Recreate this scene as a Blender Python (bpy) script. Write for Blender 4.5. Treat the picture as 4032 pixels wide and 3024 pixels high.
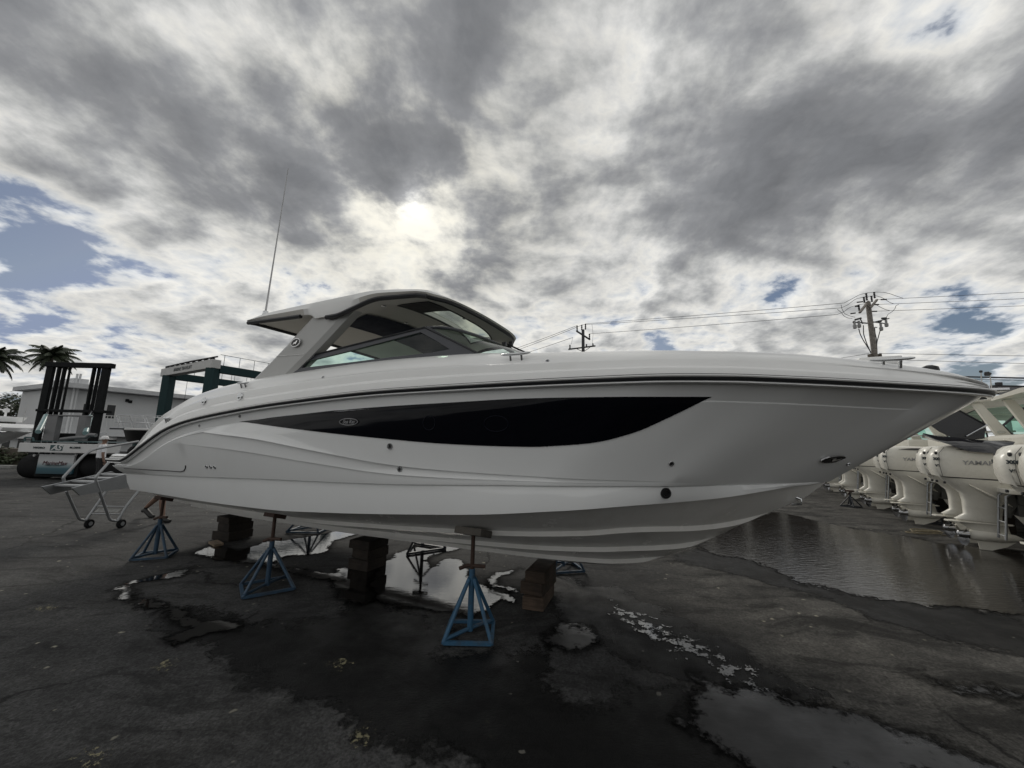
import bpy, bmesh, math, random
from mathutils import Vector, Matrix, noise
from mathutils.bvhtree import BVHTree

for o in list(bpy.data.objects):
    bpy.data.objects.remove(o)
scene = bpy.context.scene
COL = scene.collection
R = math.radians

# ------------------------------------------------------------------ camera
PW, PH, PF = 4032.0, 3024.0, 1515.0          # photo size and focal length in photo pixels
PITCH, ROLL, EYE = R(8.9), R(1.25), 1.65
_F = Vector((0, math.cos(PITCH), math.sin(PITCH)))
_U0 = Vector((0, -math.sin(PITCH), math.cos(PITCH)))
_R0 = Vector((1, 0, 0))
CU = _U0 * math.cos(ROLL) - _R0 * math.sin(ROLL)
CR = _R0 * math.cos(ROLL) + _U0 * math.sin(ROLL)
CO = Vector((0, 0, EYE))
cam = bpy.data.cameras.new('camera')
cam.sensor_width = 36.0
cam.lens = 36.0 * PF / PW
cam.clip_start = 0.05
cam.clip_end = 2000
camo = bpy.data.objects.new('camera', cam)
COL.objects.link(camo)
camo.matrix_world = Matrix(((CR.x, CU.x, -_F.x, CO.x), (CR.y, CU.y, -_F.y, CO.y), (CR.z, CU.z, -_F.z, CO.z), (0, 0, 0, 1)))
scene.camera = camo


def ray(x, y):
    return (_F + CR * ((x - PW / 2) / PF) - CU * ((y - PH / 2) / PF)).normalized()


def gp(x, y, z=0.0):
    d = ray(x, y)
    return CO + d * ((z - EYE) / d.z)


def at(x, y, D):          # point at depth Y = D
    d = ray(x, y)
    return CO + d * (D / d.y)


def onX(x, y, X):
    d = ray(x, y)
    return CO + d * (X / d.x)


# ------------------------------------------------------------------ view, world, sun
scene.view_settings.view_transform = 'Standard'
scene.view_settings.look = 'None'
scene.view_settings.exposure = 0.15
scene.view_settings.gamma = 1.0
scene.view_settings.use_curve_mapping = False
scene.cycles.max_bounces = 6
scene.cycles.diffuse_bounces = 3
scene.cycles.glossy_bounces = 4
scene.cycles.transparent_max_bounces = 12
scene.cycles.caustics_reflective = False
scene.cycles.caustics_refractive = False
scene.cycles.use_denoising = True

SUN = ray(1613, 793)
SUN_EL = math.asin(SUN.z)
SUN_AZ = math.atan2(SUN.x, SUN.y)

world = bpy.data.worlds.new('World')
scene.world = world
world.use_nodes = True
wt = world.node_tree
wt.nodes.clear()


class NT:
    """small helper for building node graphs"""

    def __init__(self, tree):
        self.t = tree

    def n(self, typ, **kw):
        nd = self.t.nodes.new(typ)
        for k, v in kw.items():
            setattr(nd, k, v)
        return nd

    def put(self, sock, val):
        if val is None:
            return
        if hasattr(val, 'links'):
            self.t.links.new(val, sock)
        else:
            if isinstance(val, (tuple, list, Vector)) and sock.type == 'RGBA' and len(val) == 3:
                val = (*val, 1)
            sock.default_value = val

    def math(self, op, a, b=None, c=None, clamp=False):
        nd = self.n('ShaderNodeMath', operation=op, use_clamp=clamp)
        self.put(nd.inputs[0], a)
        self.put(nd.inputs[1], b)
        self.put(nd.inputs[2], c)
        return nd.outputs[0]

    def vec(self, op, a, b=None, s=None):
        nd = self.n('ShaderNodeVectorMath', operation=op)
        self.put(nd.inputs[0], a)
        self.put(nd.inputs[1], b)
        if s is not None:
            self.put(nd.inputs['Scale'], s)
        return nd.outputs['Value'] if op in ('DOT_PRODUCT', 'LENGTH', 'DISTANCE') else nd.outputs[0]

    def noise(self, v, scale, detail=6, rough=0.55, dist=0.0, out='Fac', dims='3D'):
        nd = self.n('ShaderNodeTexNoise', noise_dimensions=dims)
        self.put(nd.inputs['Vector'], v)
        nd.inputs['Scale'].default_value = scale
        nd.inputs['Detail'].default_value = detail
        nd.inputs['Roughness'].default_value = rough
        nd.inputs['Distortion'].default_value = dist
        return nd.outputs[out]

    def mr(self, v, a, b, c=0.0, d=1.0, interp='LINEAR'):
        nd = self.n('ShaderNodeMapRange', interpolation_type=interp)
        self.put(nd.inputs['Value'], v)
        for i, x in zip((1, 2, 3, 4), (a, b, c, d)):
            self.put(nd.inputs[i], x)
        return nd.outputs[0]

    def mix(self, f, a, b, blend='MIX'):
        nd = self.n('ShaderNodeMix', data_type='RGBA', blend_type=blend)
        self.put(nd.inputs[0], f)
        self.put(nd.inputs[6], a)
        self.put(nd.inputs[7], b)
        return nd.outputs[2]

    def ramp(self, f, stops, interp='LINEAR'):
        nd = self.n('ShaderNodeValToRGB')
        cr = nd.color_ramp
        cr.interpolation = interp
        while len(cr.elements) < len(stops):
            cr.elements.new(0.5)
        for e, (p, c) in zip(cr.elements, stops):
            e.position = p
            e.color = (*c, 1) if len(c) == 3 else c
        self.put(nd.inputs[0], f)
        return nd.outputs[0]


def build_sky():
    k = NT(wt)
    tc = k.n('ShaderNodeTexCoord').outputs['Generated']
    d = k.vec('NORMALIZE', tc)
    sep = k.n('ShaderNodeSeparateXYZ')
    k.put(sep.inputs[0], d)
    z = k.math('MAXIMUM', sep.outputs[2], 0.0)
    inv = k.math('DIVIDE', 1.0, k.math('ADD', z, 0.24))
    q = k.vec('SCALE', d, s=inv)                       # cloud deck seen in perspective
    q = k.vec('MULTIPLY', q, (1, 1, 0))
    # gently warped fractal cloud
    wv = k.noise(q, 0.9, 3, 0.5, out='Color', dims='2D')
    wv = k.vec('SUBTRACT', wv, (0.5, 0.5, 0.5))
    q2 = k.vec('ADD', q, k.vec('SCALE', wv, s=0.22))
    n_mid = k.noise(q2, 2.0, 10, 0.54, dims='2D')
    n_fine = k.noise(q2, 8.0, 6, 0.58, dims='2D')
    sunq = Vector((SUN.x, SUN.y, 0)) / (SUN.z + .24)
    tos = k.vec('NORMALIZE', k.vec('SUBTRACT', tuple(sunq), q))
    n_lit = k.noise(k.vec('ADD', q2, k.vec('SCALE', tos, s=0.035)), 2.0, 9, 0.54, dims='2D')
    relief = k.math('SUBTRACT', n_mid, n_lit)
    dens = k.math('MULTIPLY', k.math('SUBTRACT', n_mid, 0.5), 1.20)
    dens = k.math('MULTIPLY_ADD', k.math('SUBTRACT', n_fine, 0.5), 0.60, dens)
    # the deck thins and whitens all round towards the horizon
    dens = k.math('ADD', dens, k.mr(z, 0.05, 0.55, -0.10, 0.02, 'SMOOTHSTEP'))
    # where this afternoon's cloud masses stand: (photo x, y of the 2212 px view, radius in degrees, thickness)
    S = PW / 2212.0
    warped = k.vec('NORMALIZE', k.vec('ADD', d, k.vec('SCALE', wv, s=0.20)))
    blobs = [
        (960, 120, 21, .24), (1220, 40, 18, .14), (690, 330, 13, .22), (510, 425, 12, .24), (330, 165, 12, .18), (860, 310, 9, .14),
        (1290, 390, 11, .22), (1500, 380, 14, .24), (1660, 280, 13, .20), (1850, 430, 12, .10), (2080, 330, 16, .14), (1480, 540, 9, .12),
        (1240, 560, 7, .10), (720, 600, 6, .10), (390, 735, 4, .12), (1000, 610, 6, .08),
        (470, 215, 7, -.16), (565, 325, 5, -.16), (395, 110, 7, -.10), (70, 310, 9, -.06), (1010, 440, 9, -.14), (1170, 240, 8, -.13),
        (890, 500, 8, -.10), (470, 600, 10, -.10), (230, 650, 9, -.06), (1720, 560, 10, -.06), (1310, 470, 4, -.08), (1000, 690, 12, -.06), (1560, 700, 9, -.06),
        (100, 540, 6, -.22), (30, 500, 4.5, -.14), (20, 615, 4.5, -.18), (190, 575, 3.5, -.12), (310, 630, 3, -.12),
        (1990, 30, 4.5, -.28), (1680, 602, 3, -.13), (2040, 595, 3.5, -.13), (2070, 700, 6, -.05),
        (2020, 790, 7, -.10), (2190, 790, 7, -.12), (1960, 700, 6, .06), (1390, 712, 2.5, -.18),
    ]
    for (x, y, rad, amp) in blobs:
        c = ray(x * S, y * S)
        dt = k.vec('DOT_PRODUCT', warped, tuple(c))
        w = k.mr(dt, math.cos(R(rad * 1.15)), math.cos(R(rad * .15)), 0, amp * (.68 if amp > 0 else .9), 'SMOOTHSTEP')
        dens = k.math('ADD', dens, w)
    dens = k.math('ADD', dens, 0.445)
    # near the horizon the deck is seen edge-on and closes up
    cover = k.mr(dens, -0.02, 0.17, 0, 1, 'SMOOTHSTEP')
    cloud = k.ramp(dens, [(0.0, (.50, .54, .60)), (0.16, (.60, .62, .64)), (0.30, (.71, .70, .665)), (0.40, (.57, .57, .56)), (0.50, (.43, .435, .43)), (0.60, (.32, .325, .33)),
                          (0.72, (.235, .24, .25)), (0.95, (.165, .17, .18))])
    cloud = k.vec('SCALE', cloud, s=k.math('ADD', 1.0, k.math('MULTIPLY', relief, 1.9)))
    sd = k.vec('DOT_PRODUCT', d, tuple(SUN))
    sd = k.math('MAXIMUM', sd, 0.0)
    glow = k.math('POWER', sd, 26.0)
    core = k.math('POWER', sd, 160.0)
    disc = k.math('POWER', sd, 1500.0)
    thin = k.mr(dens, 0.70, 0.25, 0.0, 1.0, 'SMOOTHSTEP')
    warm = k.math('MULTIPLY', glow, thin)
    cloud = k.mix(k.math('MULTIPLY', warm, 0.55), cloud, (.92, .88, .74))
    cloud = k.vec('ADD', cloud, k.vec('SCALE', (1.0, .93, .78), s=k.math('MULTIPLY', k.math('MULTIPLY', core, thin), 0.17)))
    cloud = k.vec('ADD', cloud, k.vec('SCALE', (1.0, 1.0, 1.0), s=k.math('MULTIPLY', k.math('MULTIPLY', disc, k.mr(n_fine, .35, .6, 1, .3)), 0.42)))
    sky = k.n('ShaderNodeTexSky', sky_type='NISHITA')
    sky.sun_disc = False
    sky.sun_elevation = SUN_EL
    sky.sun_rotation = SUN_AZ
    sky.air_density = 1.1
    sky.dust_density = 1.0
    # Background strength is 0.1: the cloud radiance is written ten times up so that both share it
    skyc = k.mix(1.0, sky.outputs[0], (.50, .48, .50, 1), 'MULTIPLY')
    skyc = k.vec('MINIMUM', skyc, (2.4, 2.9, 4.1))
    col = k.mix(cover, skyc, k.vec('SCALE', cloud, s=10.0))
    bg = k.n('ShaderNodeBackground')
    k.put(bg.inputs[0], col)
    bg.inputs[1].default_value = 0.1
    out = k.n('ShaderNodeOutputWorld')
    wt.links.new(bg.outputs[0], out.inputs[0])


build_sky()

sl = bpy.data.lights.new('sun', 'SUN')
sl.energy = 1.1
sl.angle = R(14)
sl.color = (1.0, 0.95, 0.86)
slo = bpy.data.objects.new('sun', sl)
COL.objects.link(slo)
slo.rotation_euler = (-SUN).to_track_quat('-Z', 'Y').to_euler()


# ------------------------------------------------------------------ materials
MATS = {}


def new_mat(name):
    m = bpy.data.materials.new(name)
    m.use_nodes = True
    m.node_tree.nodes.clear()
    return m, NT(m.node_tree)


def mat(name, col, rough=0.5, metal=0.0, var=0.12, vscale=6.0, bump=0.0, bscale=60.0, coat=0.0, spec=0.5, grime=None, gamt=0.0, gscale=2.0, rvar=0.15):
    """principled surface with colour and gloss variation, optional grime and fine relief"""
    if name in MATS:
        return MATS[name]
    m, k = new_mat(name)
    p = k.n('ShaderNodeBsdfPrincipled')
    o = k.n('ShaderNodeOutputMaterial')
    m.node_tree.links.new(p.outputs[0], o.inputs[0])
    tc = k.n('ShaderNodeTexCoord').outputs['Object']
    n = k.noise(tc, vscale, 6, 0.6)
    f = k.mr(n, 0.25, 0.75, 1 - var, 1 + var)
    c = k.vec('SCALE', tuple(col), s=f)
    if grime:
        g = k.noise(tc, gscale, 8, 0.65)
        c = k.mix(k.mr(g, 0.5, 0.75, 0, gamt), c, grime)
    k.put(p.inputs['Base Color'], c)
    k.put(p.inputs['Roughness'], k.mr(k.noise(tc, vscale * 1.7, 5, 0.6), 0.25, 0.75, max(0.02, rough * (1 - rvar)), min(1, rough * (1 + rvar))))
    p.inputs['Metallic'].default_value = metal
    p.inputs['Specular IOR Level'].default_value = spec
    p.inputs['Coat Weight'].default_value = coat
    p.inputs['Coat Roughness'].default_value = 0.05
    if bump:
        b = k.n('ShaderNodeBump')
        b.inputs['Strength'].default_value = bump
        b.inputs['Distance'].default_value = 0.01
        k.put(b.inputs['Height'], k.noise(tc, bscale, 5, 0.6))
        m.node_tree.links.new(b.outputs[0], p.inputs['Normal'])
    MATS[name] = m
    return m


def glass(name, tint, refl=1.0, rough=0.0):
    """thin pane: tinted see-through plus a Fresnel mirror"""
    if name in MATS:
        return MATS[name]
    m, k = new_mat(name)
    tr = k.n('ShaderNodeBsdfTransparent')
    tr.inputs[0].default_value = (*tint, 1)
    gl = k.n('ShaderNodeBsdfGlossy')
    gl.inputs['Roughness'].default_value = rough
    g_ = k.n('ShaderNodeNewGeometry')
    cs = k.math('ABSOLUTE', k.vec('DOT_PRODUCT', g_.outputs['Normal'], g_.outputs['Incoming']))
    fr = k.math('MULTIPLY_ADD', k.math('POWER', k.math('SUBTRACT', 1.0, cs, clamp=True), 5.0), .95, .045)
    mx = k.n('ShaderNodeMixShader')
    k.put(mx.inputs[0], k.math('MULTIPLY', fr, refl, clamp=True))
    m.node_tree.links.new(tr.outputs[0], mx.inputs[1])
    m.node_tree.links.new(gl.outputs[0], mx.inputs[2])
    o = k.n('ShaderNodeOutputMaterial')
    m.node_tree.links.new(mx.outputs[0], o.inputs[0])
    MATS[name] = m
    return m


gelcoat = mat('gelcoat', (.84, .85, .85), .10, var=.015, vscale=1.2, coat=.3, grime=(.62, .61, .57), gamt=.12, gscale=1.6)
gelcoat_bottom = mat('gelcoat_bottom', (.82, .81, .78), .25, var=.03, vscale=2.5, grime=(.50, .48, .42), gamt=.35, gscale=3)
deckwhite = mat('deck_white', (.85, .85, .84), .22, var=.015, vscale=2, grime=(.6, .6, .57), gamt=.12, gscale=3)
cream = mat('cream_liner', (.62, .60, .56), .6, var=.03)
black_trim = mat('black_rubber', (.016, .017, .02), .42, var=.2)
navy_glass = mat('hull_glass', (.0025, .003, .0055), .06, var=.1, spec=.14)
frame_grey = mat('window_frame', (.055, .058, .068), .35, var=.05)
steel = mat('stainless', (.62, .63, .64), .18, metal=1, var=.04, vscale=12)
alu = mat('aluminium', (.34, .35, .36), .48, metal=.85, var=.06, vscale=14, bump=.06, bscale=90)
greyplast = mat('grey_leg', (.46, .46, .45), .38, var=.02)
side_glass = glass('side_glass', (.55, .74, .67), 1.0)
clear_glass = glass('clear_glass', (.72, .86, .80), 0.9)
sky_glass = glass('skylight_glass', (.55, .60, .52), 0.7)
navy_fabric = mat('navy_fabric', (.012, .016, .032), .85, var=.15)
seat_white = mat('seat_vinyl', (.58, .57, .54), .5, var=.03)
seat_dark = mat('seat_dark', (.05, .05, .055), .6, var=.1)
blue_paint = mat('blue_paint', (.032, .105, .19), .55, var=.18, vscale=20, grime=(.055, .045, .04), gamt=.85, gscale=9, bump=.15, bscale=70)
blue_dull = mat('blue_dull', (.030, .066, .112), .55, var=.2, vscale=18, grime=(.03, .026, .024), gamt=.8, gscale=7, bump=.15, bscale=70)
rust = mat('rusty_steel', (.055, .032, .024), .75, metal=.2, var=.35, vscale=30, bump=.3, bscale=120)
old_plywood = mat('weathered_plywood', (.13, .12, .105), .85, var=.2, vscale=15, bump=.3, bscale=80)


def timber_mat(name, col):
    if name in MATS:
        return MATS[name]
    m, k = new_mat(name)
    p = k.n('ShaderNodeBsdfPrincipled')
    o = k.n('ShaderNodeOutputMaterial')
    m.node_tree.links.new(p.outputs[0], o.inputs[0])
    tc = k.n('ShaderNodeTexCoord').outputs['Object']
    st = k.vec('MULTIPLY', tc, (3, 26, 26))
    g = k.noise(st, 1.6, 8, 0.65)
    g2 = k.noise(tc, 5, 6, 0.6)
    rnd = k.n('ShaderNodeObjectInfo').outputs['Random']
    c = k.ramp(g, [(.25, tuple(v * .35 for v in col)), (.5, col), (.8, tuple(v * 1.7 for v in col))])
    c = k.mix(k.mr(g2, .45, .7, 0, .75), c, tuple(v * .28 for v in col))
    c = k.vec('SCALE', c, s=k.mr(rnd, 0, 1, .7, 1.25))
    k.put(p.inputs['Base Color'], c)
    p.inputs['Roughness'].default_value = .85
    b = k.n('ShaderNodeBump')
    b.inputs['Strength'].default_value = .5
    b.inputs['Distance'].default_value = .01
    k.put(b.inputs['Height'], g)
    m.node_tree.links.new(b.outputs[0], p.inputs['Normal'])
    MATS[name] = m
    return m


timber = timber_mat('old_timber', (.034, .026, .020))
timber_brown = timber_mat('old_timber_brown', (.075, .052, .037))
timber_light = timber_mat('old_timber_pale', (.26, .20, .14))


# ------------------------------------------------------------------ mesh helpers
class MB:
    def __init__(self):
        self.v, self.f = [], []

    def add(self, vs, fs):
        b = len(self.v)
        self.v += [tuple(p) for p in vs]
        self.f += [tuple(i + b for i in f) for f in fs]
        return b

    def box(self, c, s, rz=0.0, rot=None):
        M = rot if rot is not None else Matrix.Rotation(rz, 3, 'Z')
        c = Vector(c)
        vs = [c + M @ Vector((x * s[0] / 2, y * s[1] / 2, z * s[2] / 2)) for x in (-1, 1) for y in (-1, 1) for z in (-1, 1)]
        self.add(vs, [(0, 1, 3, 2), (4, 6, 7, 5), (0, 4, 5, 1), (2, 3, 7, 6), (0, 2, 6, 4), (1, 5, 7, 3)])
        return self

    def box2(self, a, b):
        return self.box([(a[i] + b[i]) / 2 for i in range(3)], [abs(b[i] - a[i]) for i in range(3)])

    def bar(self, p, q, w, h, up=(0, 0, 1)):
        p, q = Vector(p), Vector(q)
        d = q - p
        L = d.length
        x = d.normalized()
        u = Vector(up)
        if abs(x.dot(u)) > .99:
            u = Vector((0, 1, 0))
        y = u.cross(x).normalized()
        zz = x.cross(y)
        M = Matrix((x, y, zz)).transposed()
        return self.box((p + q) / 2, (L, w, h), rot=M)

    def tube(self, pts, r, n=8, closed=False, caps=True, flat=None):
        pts = [Vector(p) for p in pts]
        m = len(pts)
        rs = r if isinstance(r, (list, tuple)) else [r] * m
        t0 = None
        rings = []
        prev = None
        for i in range(m):
            a = pts[(i - 1) % m] if (closed or i > 0) else pts[i]
            b = pts[(i + 1) % m] if (closed or i < m - 1) else pts[i]
            t = (b - a)
            t = t.normalized() if t.length > 1e-9 else Vector((0, 0, 1))
            if prev is None:
                ref = Vector((0, 0, 1)) if abs(t.z) < .9 else Vector((1, 0, 0))
                u = t.cross(ref).normalized()
            else:
                u = (prev - t * prev.dot(t))
                u = u.normalized() if u.length > 1e-6 else t.orthogonal().normalized()
            prev = u
            w = t.cross(u)
            rings.append([pts[i] + (u * math.cos(2 * math.pi * j / n) + w * math.sin(2 * math.pi * j / n)) * rs[i] for j in range(n)])
        b = self.add([p for rg in rings for p in rg], [])
        cnt = m if closed else m - 1
        for i in range(cnt):
            i2 = (i + 1) % m
            for j in range(n):
                j2 = (j + 1) % n
                self.f.append((b + i * n + j, b + i * n + j2, b + i2 * n + j2, b + i2 * n + j))
        if caps and not closed:
            self.f.append(tuple(b + j for j in range(n))[::-1])
            self.f.append(tuple(b + (m - 1) * n + j for j in range(n)))
        return self

    def cyl(self, p, q, r0, r1=None, n=16):
        return self.tube([p, q], [r0, r0 if r1 is None else r1], n)

    def lathe(self, prof, o=(0, 0, 0), axis='Z', n=20, M=None):
        o = Vector(o)
        vs = []
        for (r, h) in prof:
            for j in range(n):
                a = 2 * math.pi * j / n
                c, s = math.cos(a) * r, math.sin(a) * r
                p = Vector((c, s, h)) if axis == 'Z' else (Vector((h, c, s)) if axis == 'X' else Vector((s, h, c)))
                if M is not None:
                    p = M @ p
                vs.append(o + p)
        fs = []
        for i in range(len(prof) - 1):
            for j in range(n):
                j2 = (j + 1) % n
                fs.append((i * n + j, i * n + j2, (i + 1) * n + j2, (i + 1) * n + j))
        fs.append(tuple(range(n))[::-1])
        fs.append(tuple((len(prof) - 1) * n + j for j in range(n)))
        self.add(vs, fs)
        return self

    def grid(self, rows, flip=False, wrap=False):
        nr, nc = len(rows), len(rows[0])
        b = self.add([p for r in rows for p in r], [])
        for i in range(nr - 1):
            for j in range(nc if wrap else nc - 1):
                j2 = (j + 1) % nc
                q = (b + i * nc + j, b + i * nc + j2, b + (i + 1) * nc + j2, b + (i + 1) * nc + j)
                self.f.append(q[::-1] if flip else q)
        return self

    def poly(self, pts, th=None, axis=None):
        """flat polygon; with th it is extruded along axis by th"""
        n = len(pts)
        if th is None:
            self.add(pts, [tuple(range(n))])
        else:
            ax = Vector(axis) * th
            b = self.add([Vector(p) for p in pts] + [Vector(p) + ax for p in pts], [])
            self.f.append(tuple(b + i for i in range(n))[::-1])
            self.f.append(tuple(b + n + i for i in range(n)))
            for i in range(n):
                j = (i + 1) % n
                self.f.append((b + i, b + j, b + n + j, b + n + i))
        return self

    def build(self, name, m, parent=None, smooth=40, bevel=0.0, merge=False, normals=True):
        me = bpy.data.meshes.new(name)
        me.from_pydata(self.v, [], self.f)
        if merge or normals:
            bm = bmesh.new()
            bm.from_mesh(me)
            if merge:
                bmesh.ops.remove_doubles(bm, verts=bm.verts, dist=1e-4)
                bmesh.ops.dissolve_degenerate(bm, edges=bm.edges, dist=1e-5)
            if normals:
                bmesh.ops.recalc_face_normals(bm, faces=bm.faces)
            if bevel:
                es = [e for e in bm.edges if len(e.link_faces) == 2 and e.calc_face_angle(0) > .6]
                bmesh.ops.bevel(bm, geom=es, offset=bevel, segments=2, affect='EDGES', profile=.6)
            bm.to_mesh(me)
            bm.free()
        for p in me.polygons:
            p.use_smooth = bool(smooth)
        if smooth:
            me.set_sharp_from_angle(angle=R(smooth))
        if isinstance(m, (list, tuple)):
            for q in m:
                me.materials.append(q)
        else:
            me.materials.append(m)
        o = bpy.data.objects.new(name, me)
        COL.objects.link(o)
        if parent:
            o.parent = parent
        return o


def tag(o, label=None, cat=None, group=None, kind=None):
    if label:
        o['label'] = label
    if cat:
        o['category'] = cat
    if group:
        o['group'] = group
    if kind:
        o['kind'] = kind
    return o


def empty(name, loc=(0, 0, 0), rz=0.0, label=None, cat=None, group=None):
    e = bpy.data.objects.new(name, None)
    e.empty_display_size = .2
    COL.objects.link(e)
    e.location = loc
    e.rotation_euler = (0, 0, rz)
    return tag(e, label, cat, group)


def copy_tree(src, loc, rz, label=None, scale=None):
    def rec(o, par):
        c = o.copy()
        COL.objects.link(c)
        c.parent = par
        for ch in [x for x in bpy.data.objects if x.parent == o]:
            rec(ch, c)
        return c
    kids = rec(src, None)
    kids.location = loc
    kids.rotation_euler = (0, 0, rz)
    if scale:
        kids.scale = scale
    if label:
        kids['label'] = label
    return kids


def lettering(name, text, size, m, parent, M, extrude=.002, shear=0.0, align='CENTER', xs=1.0, bold=0.0):
    cu = bpy.data.curves.new('letters', 'FONT')
    cu.body = text
    cu.size = size
    cu.extrude = extrude
    cu.shear = shear
    cu.offset = bold
    cu.align_x = align
    cu.align_y = 'CENTER'
    to = bpy.data.objects.new('letters', cu)
    COL.objects.link(to)
    bpy.context.view_layer.update()
    dg = bpy.context.evaluated_depsgraph_get()
    me = bpy.data.meshes.new_from_object(to.evaluated_get(dg))
    bpy.data.objects.remove(to)
    me.transform(Matrix.Diagonal((xs, 1, 1, 1)))
    me.transform(M)
    me.materials.clear()
    me.materials.append(m)
    o = bpy.data.objects.new(name, me)
    COL.objects.link(o)
    o.parent = parent
    return o


def frameM(o, x, y):
    """matrix with origin o, x axis, approximate y axis"""
    x = Vector(x).normalized()
    y = Vector(y)
    z = x.cross(y).normalized()
    y = z.cross(x)
    M = Matrix((x, y, z)).transposed().to_4x4()
    M.translation = Vector(o)
    return M


def table(tb):
    """monotone cubic through (x, y) pairs"""
    xs = [p[0] for p in tb]
    ys = [p[1] for p in tb]
    n = len(xs)
    h = [xs[i + 1] - xs[i] for i in range(n - 1)]
    s = [(ys[i + 1] - ys[i]) / h[i] for i in range(n - 1)]
    m = [s[0]] + [0.0] * (n - 2) + [s[-1]]
    for i in range(1, n - 1):
        if s[i - 1] * s[i] > 0:
            w1, w2 = 2 * h[i] + h[i - 1], h[i] + 2 * h[i - 1]
            m[i] = (w1 + w2) / (w1 / s[i - 1] + w2 / s[i])

    def f(x):
        if x <= xs[0]:
            return ys[0]
        if x >= xs[-1]:
            return ys[-1]
        i = 0
        while x > xs[i + 1]:
            i += 1
        t = (x - xs[i]) / h[i]
        return ((2 * t**3 - 3 * t**2 + 1) * ys[i] + (t**3 - 2 * t**2 + t) * h[i] * m[i]
                + (-2 * t**3 + 3 * t**2) * ys[i + 1] + (t**3 - t**2) * h[i] * m[i + 1])
    return f


# ------------------------------------------------------------------ ground
def asphalt_nodes(k, pos):
    n1 = k.noise(pos, .35, 6, .62, dims='2D')
    n2 = k.noise(pos, 2.2, 6, .65, dims='2D')
    n3 = k.noise(pos, 55, 4, .7, dims='2D')
    st = k.noise(k.vec('MULTIPLY', k.vec('ADD', pos, k.vec('SCALE', k.noise(pos, .6, 3, out='Color', dims='2D'), s=.8)), (.7, 2.4, 1)), 1.3, 8, .70, dims='2D')
    base = k.ramp(n1, [(.25, (.034, .034, .035)), (.5, (.050, .050, .050)), (.78, (.070, .069, .067))])
    # worn, sandier paving towards the right of the yard
    sx = k.n('ShaderNodeSeparateXYZ')
    k.put(sx.inputs[0], pos)
    side = k.mr(k.math('ADD', sx.outputs[0], k.mr(n1, .2, .8, -1.5, 1.5)), .2, 2.4, 0, 1, 'SMOOTHSTEP')
    base = k.mix(side, base, k.ramp(st, [(.25, (.034, .033, .031)), (.45, (.061, .059, .055)), (.55, (.073, .070, .065)), (.78, (.106, .102, .094))]))
    c = k.vec('SCALE', base, s=k.mr(n2, .28, .72, .60, 1.40))
    c = k.vec('SCALE', c, s=k.mr(n3, .25, .75, .45, 1.55))
    # tyre-dark drags
    c = k.vec('SCALE', c, s=k.mr(st, .36, .50, .55, 1.0, 'SMOOTHSTEP'))
    # pale specks of spilled paint and grit
    vo = k.n('ShaderNodeTexVoronoi')
    k.put(vo.inputs['Vector'], k.vec('ADD', pos, k.vec('SCALE', k.noise(pos, 14, 3, out='Color', dims='2D'), s=.06)))
    vo.inputs['Scale'].default_value = 5.5
    spk = k.math('MULTIPLY', k.mr(vo.outputs['Distance'], .06, .12, 1, 0), k.mr(k.noise(pos, .8, 4, .6, dims='2D'), .46, .56, 0, 1))
    c = k.mix(k.math('MULTIPLY', spk, .75), c, (.40, .38, .30))
    # coarse aggregate and a few long cracks
    ag = k.n('ShaderNodeTexVoronoi')
    k.put(ag.inputs['Vector'], pos)
    ag.inputs['Scale'].default_value = 34
    ac = k.n('ShaderNodeSeparateColor')
    k.put(ac.inputs[0], ag.outputs['Color'])
    c = k.vec('SCALE', c, s=k.mr(ac.outputs[0], 0, 1, .78, 1.22))
    ck = k.n('ShaderNodeTexVoronoi', feature='DISTANCE_TO_EDGE')
    k.put(ck.inputs['Vector'], k.vec('ADD', pos, k.vec('SCALE', k.noise(pos, 1.6, 5, .65, out='Color', dims='2D'), s=.5)))
    ck.inputs['Scale'].default_value = .34
    crack = k.math('MULTIPLY', k.mr(ck.outputs['Distance'], .003, .008, 1, 0), k.mr(n1, .42, .55, 0, 1))
    c = k.vec('SCALE', c, s=k.mr(crack, 0, 1, 1, .3))
    rough = k.mr(n2, .3, .7, .80, .95)
    h = k.math('MULTIPLY_ADD', n3, .8, k.math('MULTIPLY', k.noise(pos, 160, 2, .6, dims='2D'), .5))
    return c, rough, h


def ground_material():
    m, k = new_mat('asphalt')
    g = k.n('ShaderNodeNewGeometry')
    c, r, h = asphalt_nodes(k, g.outputs['Position'])
    p = k.n('ShaderNodeBsdfPrincipled')
    k.put(p.inputs['Base Color'], c)
    k.put(p.inputs['Roughness'], r)
    p.inputs['Specular IOR Level'].default_value = .22
    b = k.n('ShaderNodeBump')
    b.inputs['Strength'].default_value = .55
    b.inputs['Distance'].default_value = .012
    k.put(b.inputs['Height'], h)
    m.node_tree.links.new(b.outputs[0], p.inputs['Normal'])
    o = k.n('ShaderNodeOutputMaterial')
    m.node_tree.links.new(p.outputs[0], o.inputs[0])
    return m


MARGIN = .28


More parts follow.
